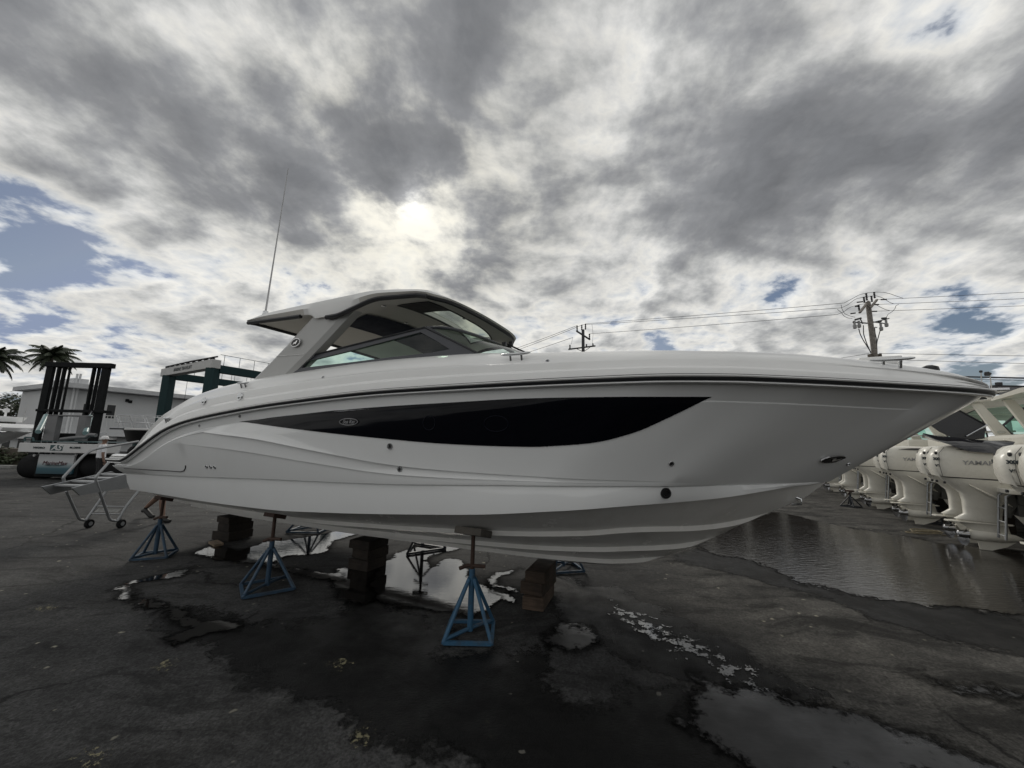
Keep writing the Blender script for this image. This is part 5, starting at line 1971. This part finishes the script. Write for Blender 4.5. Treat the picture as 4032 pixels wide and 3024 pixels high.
def make_outboard(parent, oy):
    """outboard motor: the midsection is the part, the rest are its pieces. Local x forward."""
    def sh(mb):
        mb.v = [(x, y + oy, z) for x, y, z in mb.v]
        return mb
    CX = .22
    def zc(z):
        return 1.235 + (z - 1.085) * .85
    mid = sh(loft([(-.53 + CX, .39 + CX, .270, 1.217), (-.49 + CX, .37 + CX, .262, 1.15), (-.40 + CX, .34 + CX, .235, 1.06), (-.30 + CX, .32 + CX * .8, .19, .95), (-.22 + CX * .7, .31 + CX * .6, .15, .82), (-.16 + CX * .4, .31 + CX * .4, .118, .70), (-.12 + CX * .2, .33 + CX * .2, .10, .60), (-.15, .37, .095, .54), (-.20, .40, .09, .50)], tz=-.03)).build('outboard_motor', eng_w, parent, smooth=50)
    sh(loft([(a_ + CX, b_ + CX, w_, z_) for a_, b_, w_, z_ in ((-.565, .40, .276, 1.238), (-.595, .42, .288, 1.29), (-.612, .43, .292, 1.40), (-.612, .43, .292, 1.55), (-.598, .425, .288, 1.65), (-.575, .41, .276, 1.71), (-.52, .375, .250, 1.76), (-.42, .31, .20, 1.792), (-.22, .16, .10, 1.805))], tz=-.02, ex=4.4)).build('cowl', eng_w, mid, smooth=50)
    sh(loft([(-.50 + CX, .375 + CX, .262, 1.216), (-.545 + CX, .385 + CX, .266, 1.239)], tz=-.02)).build('cowl_seam', seam_m, mid)
    rows = []
    for (x, z, w) in ((-.60, 1.10, .16), (-.635, 1.25, .165), (-.640, 1.40, .162), (-.62, 1.54, .165), (-.55, 1.64, .15), (-.42, 1.715, .14), (-.2, 1.755, .125), (.1, 1.745, .11), (.3, 1.70, .09)):
        z = zc(z)
        x += CX
        rows.append([Vector((x + .05, -w - .03, z - .035)), Vector((x + .012, -w, z)), Vector((x - .012, -w * .5, z + .01)), Vector((x - .016, 0, z + .012)), Vector((x - .012, w * .5, z + .01)), Vector((x + .012, w, z)), Vector((x + .05, w + .03, z - .035))])
    sh(MB().grid(rows)).build('cowl_spine', eng_w, mid, smooth=45)
    for s_ in (-1, 1):
        rows = []
        for i in range(9):
            f_ = i / 8
            x = lerp(-.34, .30, f_) + CX
            hgt = .045 * math.sin(math.pi * f_) + .002
            zz = zc(1.60) + .03 * math.sin(math.pi * f_)
            rows.append([Vector((x, s_ * .283, zz + .06)), Vector((x, s_ * .292, zz + .06 - hgt))])
        sh(MB().grid(rows)).build('air_intake', seam_m, mid, smooth=0)
        lettering('maker_lettering', 'YAMAHA', .10, eng_g, mid, frameM((-.06 + CX, oy + s_ * .295, 1.50), (-s_, 0, 0), (0, 0, 1)), .004, .1, xs=1.1, bold=.002)
        for tx_, tz_, ts_ in (('300', 1.46, .07), ('V6', 1.32, .058)):
            lettering('model_lettering', tx_, ts_, ink, mid, frameM((-.588 + CX, oy + s_ * .236, zc(tz_)), (-s_ * .62, -.78, 0), (0, 0, 1)), .003, 0, bold=.003)
        for (x_, y_, z_, r_) in ((-.575, .19, 1.66, .028), (-.52, .20, 1.14, .022)):
            sh(MB().lathe([(.002, -.02), (r_, -.012), (r_, .012), (.002, .02)], (x_ + CX, s_ * y_, z_), 'X', 12)).build('grommet', black_trim, mid)
        sh(MB().tube([(-.545 + CX, s_ * .262, 1.255), (-.57 + CX, s_ * .272, 1.45), (-.55 + CX, s_ * .262, 1.66), (-.47 + CX, s_ * .235, 1.765)], .004, 5)).build('panel_seam', seam_m, mid)
        # moulded shoulder running down the midsection
        rows = []
        for i in range(9):
            f_ = i / 8
            c_ = Vector((lerp(-.20, .30, f_) + CX * .8, s_ * lerp(.262, .13, f_ ** .8), lerp(1.12, .78, f_)))
            w_ = .05 * math.sin(math.pi * (.1 + .85 * f_))
            rows.append([c_ + Vector((0, 0, w_)), c_ + Vector((0, s_ * .035 * math.sin(math.pi * f_) + s_ * .008, 0)), c_ + Vector((0, -s_ * .02, -w_ * .9))])
        sh(MB().grid(rows)).build('midsection_rib', eng_w, mid, smooth=50)
        sh(MB().poly([(.20, s_ * .155, 1.10), (.50, s_ * .165, 1.16), (.53, s_ * .12, .80), (.44, s_ * .115, .66), (.36, s_ * .12, .78)])).build('side_recess', mat('bracket_grey', (.10, .10, .095), .6), mid, smooth=0)
    sh(MB().poly([(-.30, -.10, .455), (.46, -.07, .455), (.50, 0, .455), (.46, .07, .455), (-.30, .10, .455), (-.33, 0, .455)], .018, (0, 0, 1))).build('cavitation_plate', eng_w, mid, smooth=0, bevel=.004)
    sh(loft([(-.18, .42, .085, .50), (-.12, .43, .06, .42), (-.02, .44, .045, .34), (.0, .46, .06, .26)], ex=2.2)).build('lower_leg', eng_w, mid)
    sh(MB().lathe([(.05, -.06), (.085, -.02), (.09, .15), (.085, .35), (.055, .50), (.008, .58)], (0, 0, .25), 'X', 18)).build('gearcase', eng_w, mid)
    sh(MB().poly([(.04, -.012, .20), (.50, -.012, .20), (.38, -.008, .10), (.20, -.006, .015), (.06, -.006, .015)], .02, (0, 1, 0))).build('skeg', eng_w, mid, smooth=0)
    prop = MB().lathe([(.035, -.20), (.06, -.18), (.075, -.05)], (0, 0, .25), 'X', 16)
    for i in range(3):
        a = 2.09 * i + .5
        rows = []
        for f_ in (0, .3, .6, .85, 1.0):
            r_ = lerp(.06, .195, f_)
            w = .10 * math.sin(math.pi * (.22 + .68 * f_)) + .01
            tw = R(38 - 14 * f_)
            line = []
            for c_ in (-1, 0, 1):
                dx = -.12 + c_ * w * math.sin(tw) * -1
                dt = c_ * w * math.cos(tw) / r_ * .75
                line.append(Vector((dx, r_ * math.cos(a + dt), .25 + r_ * math.sin(a + dt))))
            rows.append(line)
        prop.grid(rows)
    sh(prop).build('propeller', mat('prop_steel', (.38, .38, .39), .16, metal=1), mid, smooth=40)
    sh(MB().box((.62, 0, 1.00), (.16, .34, .34)).box((.60, 0, .78), (.14, .26, .30)).bar((.42, 0, .60), (.58, 0, .98), .10, .10)).build('bracket', mat('bracket_grey', (.10, .10, .095), .6), mid, smooth=0, bevel=.015)
    sh(MB().tube(arc([(.36, .16, 1.12), (.55, .18, 1.20), (.72, .16, 1.30)]), .035, 8)).build('rigging_hose', black_trim, mid)
    return mid


OFF = .33                 # engines sit this far either side of the centreline


def row_origin(k_):
    return E1 + STEP * k_ + RL * OFF


def make_cruiser(k_, lab):
    o = row_origin(k_)
    e = empty('outboard_cruiser', o, -RH, lab, 'boat', 'row of outboard boats')
    return e


cru = make_cruiser(1, 'white outboard boat with arch and green glass, third from the right edge')
cb = row_origin(1)
CBO = Vector((CO.dot(RF) - cb.dot(RF), CO.dot(RL) - cb.dot(RL), CO.z))


def cp_(x, y, off):
    d = ray(x, y)
    dl = Vector((d.dot(RF), d.dot(RL), d.z))
    return CBO + dl * ((off - CBO.y) / dl.y)


# hull of the cruiser, stern at local x = .62
cream_gel = mat('gelcoat_cream', (.76, .74, .67), .25, var=.02, grime=(.5, .48, .42), gamt=.2)
rows = []
N_ = 26
TX = .78
for i in range(N_ + 1):
    u = i / N_
    L = 8.6
    b_ = 1.14 * (1 - max(0, (u - .45) / .55) ** 2.4)
    xs_, xk = TX + L * u, TX - .04 + L * .88 * u
    zs_ = 1.72 + .30 * u
    zc = .78 + .55 * u ** 2.6
    zk_ = .42 + max(0, (u - .65) / .35) ** 2 * .95
    half = [Vector((xs_, -b_, zs_)), Vector((xs_, -b_ - .02, zs_ - .08)), Vector((lerp(xs_, xk, .5), -b_ * .97, lerp(zs_, zc, .5))), Vector((lerp(xs_, xk, .85), -b_ * .88, zc)), Vector((lerp(xs_, xk, .88), -b_ * .80, zc)), Vector((xk, 0, zk_))]
    rows.append(half + [Vector((p.x, -p.y, p.z)) for p in half[-2::-1]])
mb = MB().grid(rows)
mb.add(rows[0], [tuple(range(len(rows[0])))])
mb.build('hull', cream_gel, cru, smooth=30, merge=True)
mb = MB().grid([[Vector((r[0].x, r[0].y, r[0].z)), Vector((r[0].x, r[0].y * .8, r[0].z + .10)), Vector((r[0].x, r[0].y * .78, r[0].z + .14)), Vector((r[0].x, 0, r[0].z + .18)), Vector((r[0].x, -r[0].y * .78, r[0].z + .14)), Vector((r[0].x, -r[0].y * .8, r[0].z + .10)), Vector((r[0].x, -r[0].y, r[0].z))] for r in rows])
mb.add([rows[0][0], Vector((TX, rows[0][0].y * .8, rows[0][0].z + .10)), Vector((TX, -rows[0][0].y * .8, rows[0][0].z + .10)), rows[0][-1]], [(0, 1, 2, 3)])
mb.build('deck', cream_gel, cru, smooth=30)
MB().box2((.30, -.98, 1.02), (.62, .98, 1.10)).build('swim_platform', cream_gel, cru, smooth=0, bevel=.02)
MB().tube([(.64, -1.16, 1.66), (3, -1.18, 1.74), (6, -1.05, 1.82)], .03, 8).build('rub_rail', black_trim, cru)
# stern coaming and lounge
MB().box2((.75, -1.0, 1.80), (1.25, 1.0, 2.02)).build('stern_lounge', cream_gel, cru, smooth=0, bevel=.06)
MB().tube([(.62, -.95, 2.10), (.9, -.95, 2.12), (1.6, -.98, 2.14)], .018, 8).build('grab_rail', steel, cru)
for s_ in (-1, 1):
    q = [cp_(*a, -1.0) for a in ((3822, 1588), (3862, 1588), (3990, 1722), (3925, 1722))]
    leg_ = MB()
    for yy in (0,):
        leg_.poly([Vector((p.x, s_ * 1.0 - .05, p.z)) for p in q], .10, (0, 1, 0))
    lo = leg_.build('arch_leg', cream_gel, cru, smooth=0, bevel=.02)
    if s_ < 0:
        pc = cp_(3944, 1701, -1.06)
        Mb = frameM(pc, (1, 0, 0), (0, 0, 1))
        ellipse_disc(Mb, .06, .025, .004).build('leg_emblem', steel, lo)
r0, r1 = cp_(3810, 1586, -1.0), cp_(3880, 1557, -1.0)
zlo, zhi = r0.z - .02, r1.z
rr_ = MB()
rows = []
for i in range(15):
    f_ = i / 14
    x = lerp(r0.x - .05, r0.x + 3.6, f_)
    hb = 1.12 * (1 - .25 * max(0, (f_ - .7) / .3) ** 2)
    thick = (zhi - zlo) * (.35 + .65 * smooth01(f_ * 3))
    zb2 = zlo + .10 * math.sin(math.pi * f_)
    rows.append([Vector((x, -hb, zb2)), Vector((x, -hb - .03, zb2 + thick * .5)), Vector((x, -hb + .04, zb2 + thick)), Vector((x, 0, zb2 + thick + .06)), Vector((x, hb - .04, zb2 + thick)), Vector((x, hb + .03, zb2 + thick * .5)), Vector((x, hb, zb2)), Vector((x, 0, zb2 + .03))])
mb = MB().grid(rows, wrap=True)
mb.add(rows[0], [tuple(range(8))])
mb.add(rows[-1], [tuple(range(8))])
mb.build('hardtop', cream_gel, cru, smooth=35)
# green glass ahead of the arch
gq = [cp_(*a, -1.0) for a in ((3951, 1674), (4032, 1607), (4150, 1560), (4200, 1712), (3990, 1713), (3972, 1700))]
gf = MB().tube(gq, .022, 6, closed=True).build('side_window_frame', frame_grey, cru)
MB().poly(gq).build('side_window_pane', side_glass, gf, smooth=0)
gq2 = [cp_(*a, -.3) for a in ((3870, 1610), (4040, 1590), (4100, 1700), (3940, 1700))]
MB().poly(gq2).build('windscreen_pane', side_glass, cru, smooth=0)
# poles and horn on the hardtop
for (x, y0, y1) in ((3862, 1464, 1580), (3898, 1478, 1560)):
    a, b_ = cp_(x, y0, .2), cp_(x + 10, y1, .2)
    MB().cyl(Vector((b_.x, .2, b_.z)), Vector((a.x, .2, a.z)), .012, .010, 6).build('light_pole', greyplast, cru)
hb_ = cp_(3888, 1472, .2)
MB().lathe([(.01, -.05), (.05, -.04), (.055, .02), (.02, .06)], hb_, 'X', 14).build('horn', black_trim, cru)
a = cp_(3862, 1463, .2)
MB().lathe([(.01, -.03), (.03, -.02), (.03, .02), (.01, .03)], a, n=10).build('pole_light', black_trim, cru)
# folding swim ladder
for s_ in (-1, 1):
    MB().tube([(.42, -.72 + .13 * s_, 1.06), (.30, -.72 + .13 * s_, .98), (.22, -.72 + .13 * s_, .28)], .016, 8).build('ladder_rail', alu, cru)
for z_ in (.34, .56, .78):
    MB().cyl((.22 + (z_ - .28) * .115, -.85, z_), (.22 + (z_ - .28) * .115, -.59, z_), .012, .012, 6).build('ladder_rung', alu, cru)
make_outboard(cru, -OFF)
make_outboard(cru, OFF)
MB().box2((1.2, -.3, 0), (1.6, .3, .46)).build('keel_block', timber, cru, smooth=0, bevel=.01)
row_labels = {0: 'white outboard boat with raised glossy black lid over its motors, second from right edge',
              -1: 'white outboard boat cut off by the right picture edge, only motor edges showing',
              2: 'fourth white outboard boat from the right edge, cut by the big bow',
              3: 'fifth white outboard boat from the right edge, only propellers showing below the big boat bow',
              4: 'farthest outboard boat in the row, hidden by the big bow and mirrored in the puddle'}
for k_, lab in row_labels.items():
    c_ = copy_tree(cru, row_origin(k_), -RH + R((0.0, -1.2, 1.0, -2.0, 1.5)[k_ % 5]), lab)
    for ch in list(c_.children):
        if k_ == 0:
            near_boat = c_
        if ch.name.split('.')[0] in ('light_pole', 'horn', 'pole_light'):
            for g_ in list(ch.children):
                bpy.data.objects.remove(g_)
            bpy.data.objects.remove(ch)

nb0 = row_origin(0)
NBO = Vector((CO.dot(RF) - nb0.dot(RF), CO.dot(RL) - nb0.dot(RL), CO.z))


def c0_(x, y, off):
    d = ray(x, y)
    dl = Vector((d.dot(RF), d.dot(RL), d.z))
    return NBO + dl * ((off - NBO.y) / dl.y)


# smoked cockpit screen and the glossy black lid below it
smoked = mat('smoked_screen', (.012, .012, .015), .12, var=.1)
sq = [c0_(*a, -.20) for a in ((3653, 1667), (3773, 1614), (3880, 1672), (3878, 1727), (3813, 1733), (3759, 1728), (3700, 1700))]
so = MB().poly(sq, .03, (0, 1, 0)).build('smoked_screen', smoked, near_boat, smooth=0, bevel=.004)
MB().tube([sq[0], sq[1], sq[2]], .018, 6).build('screen_frame', black_trim, so)
MB().tube([c0_(3806, 1718, -.24), c0_(3890, 1672, -.24)], .014, 6).build('screen_strut', steel, so)
lidU = [(3632, 1711), (3700, 1716), (3760, 1722), (3830, 1730), (3900, 1735), (3960, 1734), (3992, 1742)]
lidL = [(3632, 1713), (3700, 1738), (3760, 1758), (3815, 1777), (3860, 1781), (3925, 1786), (3990, 1752)]
rows = []
for (a, b_) in zip(lidU, lidL):
    A_, B_ = c0_(*a, -.30), c0_(*b_, -.70)
    rows.append([A_, A_.lerp(B_, .5) + Vector((0, -.06, .03)), B_, A_.lerp(B_, .6) + Vector((0, .06, -.05))])
MB().grid(rows, wrap=True).build('black_lid', mat('gloss_black', (.012, .012, .016), .06, var=.05), near_boat, smooth=50)
for (px, lab, h_) in (((3690, 2062), 'blue boat stand between the outboard boats, right of the second pair of motors', .85), ((3352, 1996), 'dark boat stand below the half hidden outboard boat by the bow', .5)):
    e = empty('boat_stand', gp(*px), R(20), lab, 'boat stand', 'stands under the outboard boats')
    stand_parts(e, h_, paint=mat('dark_steel_paint', (.012, .016, .024), .5), spread=.26)
pbk = gp(3470, 2020)
block(pbk + RF * .6, (.4, .5, .45), -RH, 'dark timber block behind the second pair of white motors', timber, 77)
rope = []
rp = gp(3640, 2104)
rng = random.Random(2)
pts = []
for i in range(60):
    a = i * .42
    r_ = .16 + .05 * math.sin(a * .7)
    pts.append(Vector((math.cos(a) * r_ * 1.5 + .05 * math.sin(i * .9), math.sin(a) * r_ * .8, .012 + .0012 * i + .008 * math.sin(i * 1.7) ** 2)))
pts += [Vector((.25 + .05 * i, -.1 - .012 * i + .03 * math.sin(i * .6), .012)) for i in range(16)]
ro = MB().tube(pts, .009, 6).build('rope', mat('rope_tan', (.28, .24, .16), .85, var=.2, vscale=40))
ro.location = rp
tag(ro, 'tan rope left in a loose coil on the paving before the outboards', 'rope')
fb_ = at(3975, 1560, 16)
sg = empty('framed_panel', (fb_.x, 16, 0), 0, 'grey panel in a black frame standing above the outboard boats', 'panel')
a, b_ = at(3925, 1521, 16) - Vector((fb_.x, 16, 0)), at(4120, 1556, 16) - Vector((fb_.x, 16, 0))
MB().box2((a.x, 0, b_.z), (b_.x, .12, a.z)).build('panel', mat('panel_grey', (.20, .20, .21), .6), sg, smooth=0)
MB().box2((a.x - .12, -.03, b_.z), (a.x, .15, a.z)).box2((a.x - .12, -.03, a.z), (b_.x, .15, a.z + .05)).build('frame', black_trim, sg, smooth=0)
MB().box((a.x + .1, 0, a.z + .11), (.18, .12, .12)).build('floodlight', black_trim, sg, smooth=0)
for x_ in (a.x + .3, b_.x - .3):
    MB().cyl((x_, .06, 0), (x_, .06, b_.z), .08, .08, 8).build('post', greyplast, sg)

# ------------------------------------------------------------------ utility poles and wires
wood_pole = timber_mat('pole_wood', (.22, .20, .18))
pole_dark = mat('pole_hardware', (.035, .036, .04), .6)
cer = mat('porcelain_grey', (.30, .30, .30), .35)


def qx(x, y):
    return (3280 + x * .1808, 1120 + y * .1808)


PD = 27.0


def q1(x, y, dd=0.0):
    return at(*qx(x, y), PD + dd)


ptop, pbot = q1(765, 385), q1(905, 1580)
px_ = (ptop.x + pbot.x) / 2
P1 = Vector((px_, PD, 0))
pole1 = empty('utility_pole', P1, 0, 'tall weathered wooden utility pole with insulators and hanging fuse cutouts at the right', 'utility pole', 'utility poles')
MB().tube([(0, 0, 0), (0, 0, ptop.z)], [.21, .15], 14).build('pole', wood_pole, pole1)


def l1(x, y, dd=0.0):
    return q1(x, y, dd) - P1


ca, cb_ = l1(580, 620, -1.2), l1(960, 335, 1.2)
ca.z = cb_.z = (ca.z + cb_.z) / 2
xarm = MB().bar(l1(580, 615, -.9), l1(770, 370, .2), .12, .12).build('crossarm', wood_pole, pole1, smooth=0)
xarm = MB().bar(l1(820, 500, -.5), l1(955, 335, .5), .12, .12).build('crossarm', wood_pole, pole1, smooth=0)
for (x, y0, y1) in ((740, 190, 350), (910, 165, 300), (850, 250, 380), (685, 270, 400), (572, 440, 570)):
    a, b_ = l1(x, y1), l1(x, y0)
    prof = []
    H_ = b_.z - a.z
    for i in range(9):
        prof.append((.075 if i % 2 else .035, H_ * i / 8))
    MB().lathe(prof, a, n=12).build('insulator', pole_dark, pole1)
for (x, y, h_) in ((480, 880, 170), (575, 870, 150), (1055, 930, 160), (1170, 850, 150)):
    a, b_ = l1(x, y + h_ / 2), l1(x, y - h_ / 2)
    MB().lathe([(.05, 0), (.11, .03), (.12, (b_.z - a.z) * .45), (.075, (b_.z - a.z) * .5), (.075, b_.z - a.z)], a, n=12).build('fuse_cutout', cer, pole1)
MB().bar(l1(430, 820), l1(750, 845), .07, .07).bar(l1(590, 740), l1(650, 860), .05, .05).bar(l1(480, 770), l1(610, 735), .10, .12).build('bracket', pole_dark, pole1, smooth=0)
MB().bar(l1(860, 830), l1(1220, 740), .07, .07).bar(l1(870, 815), l1(1120, 850), .06, .06).bar(l1(1060, 740), l1(1160, 735), .10, .12).bar(l1(985, 800), l1(1050, 805), .1, .1).build('bracket', pole_dark, pole1, smooth=0)
for l in ([(560, 960), (590, 1080), (660, 1220), (745, 1350), (820, 1470)], [(660, 890), (665, 1080), (710, 1220), (760, 1350), (830, 1500)], [(1025, 1010), (990, 1130), (955, 1260), (950, 1450)], [(960, 940), (905, 930), (915, 1060), (945, 1180), (950, 1300), (960, 1480)]):
    MB().tube(arc([l1(*p) for p in l], 3), .03, 6).build('drop_cable', pole_dark, pole1)
for (x0, x1) in ((775, 830), (965, 1015)):
    a, b_ = l1(x0, 1520), l1(x1, 1600)
    MB().box2((a.x, -.2, b_.z), (b_.x, .1, a.z)).build('riser_box', bark, pole1, smooth=0)
for l in ([(240, 405), (420, 310), (570, 225), (735, 185), (910, 165), (1100, 170), (1250, 205), (1400, 260), (1525, 300)], [(185, 510), (330, 440), (480, 320), (685, 270), (850, 248), (960, 250), (1100, 300), (1230, 390), (1335, 425)],
          [(90, 655), (230, 600), (360, 500), (560, 440), (700, 420)], [(175, 440), (190, 520), (250, 640), (380, 690), (480, 715)], [(95, 540), (180, 610), (240, 690), (330, 735), (420, 740)], [(940, 445), (1050, 505), (1150, 550), (1235, 570)],
          [(1430, 435), (1370, 460), (1350, 530), (1280, 600), (1200, 645), (1160, 720)]):
    MB().tube(arc([l1(*p) for p in l], 3), .016, 5).build('jumper_wire', pole_dark, pole1)
for (x0, x1, y0, y1) in ((520, 650, 390, 375), (1040, 1170, 330, 325), (900, 1000, 438, 438), (480, 560, 480, 470), (830, 960, 587, 585), (380, 490, 638, 622)):
    a, b_ = l1(x0, y0), l1(x1, y1)
    MB().tube([a.lerp(b_, i / 12) for i in range(13)], [.055 if i % 2 else .03 for i in range(13)], 8).build('strain_insulator', pole_dark, pole1)

PD2 = 38.0


def q3(x, y, dd=0.0):
    return at(2000 + x * .5425, 1100 + y * .5425, PD2 + dd)


t2 = q3(545, 365)
P2 = Vector((t2.x, PD2, 0))
pole2 = empty('utility_pole', P2, 0, 'dark utility pole with two crossarms showing over the middle of the deck', 'utility pole', 'utility poles')
MB().tube([(0, 0, 0), (0, 0, t2.z)], [.2, .15], 12).build('pole', pole_dark, pole2)


def l2(x, y, dd=0.0):
    return q3(x, y, dd) - P2


MB().bar(l2(498, 375, -.6), l2(595, 437, .6), .13, .13).build('crossarm', pole_dark, pole2, smooth=0)
MB().bar(l2(440, 508, -.3), l2(634, 483, .3), .13, .13).build('crossarm', pole_dark, pole2, smooth=0)
MB().bar(l2(500, 505), l2(545, 525), .05, .05).bar(l2(600, 490), l2(550, 525), .05, .05).build('arm_brace', pole_dark, pole2, smooth=0)
for (x, y0, y1) in ((502, 335, 375), (536, 330, 370), (563, 322, 365), (592, 395, 432), (450, 475, 505), (617, 465, 490), (570, 470, 490)):
    a, b_ = l2(x, y1), l2(x, y0)
    MB().lathe([(.09 if i % 2 else .05, (b_.z - a.z) * i / 6) for i in range(7)], a, n=10).build('insulator', pole_dark, pole2)
for l in ([(610, 325), (618, 400), (612, 470)], [(470, 425), (460, 470)]):
    MB().tube([l2(*p) for p in l], .014, 5).build('jumper_wire', pole_dark, pole2)

wire_m = mat('wire', (.05, .052, .06), .6)


def wire(a, b_, sag, lab, r_=.016, n=14):
    a, b_ = Vector(a), Vector(b_)
    pts = [a.lerp(b_, i / n) - Vector((0, 0, sag * 4 * (i / n) * (1 - i / n))) for i in range(n + 1)]
    o = MB().tube(pts, r_, 5).build('overhead_wire', wire_m)
    return tag(o, lab, 'wire', 'overhead wires')


wire(q3(563, 322), q1(240, 405), .05, 'top wire strung between the two utility poles', .018)
wire(q3(536, 330), q1(185, 510), .05, 'middle wire strung between the two utility poles', .018)
wire(q3(592, 395), q1(90, 655), .05, 'lowest wire strung between the two utility poles', .018)
wire(q1(960, 330), at(4300, 1136, PD - 1), .02, 'top wire running right from the wooden pole')
wire(q1(890, 438), at(4300, 1164, PD - 1), .02, 'second wire running right from the wooden pole')
wire(q1(820, 587), at(4300, 1193, PD - 1), .02, 'third wire running right from the wooden pole')
wire(q1(1000, 1500), at(4300, 1405, PD - 1), .02, 'thin low wire running right from the wooden pole foot')
wire(at(3450, 1414, PD + .5), at(4300, 1438, PD - 1), .02, 'lower service wire passing behind the bow cleat')
wire(at(3700, 1481, PD - 3), at(4300, 1494, PD - 4), .01, 'thick black cable above the outboard boats', .05)
wire(at(3750, 1490, PD - 3), at(4300, 1504, PD - 4), .01, 'thin wire just below the thick black cable', .018)
wire(q3(502, 335), at(1700, 1470, 60), .4, 'upper wire falling left from the far utility pole', .022)
wire(q3(536, 332), at(1720, 1476, 60), .4, 'second wire falling left from the far utility pole', .022)
wire(q3(470, 422), at(1740, 1478, 58), .3, 'lowest wire falling left from the far utility pole', .022)
wire(q1(780, 1505), at(3050, 1440, PD + 12), .1, 'thin low wire running left from the wooden pole foot')
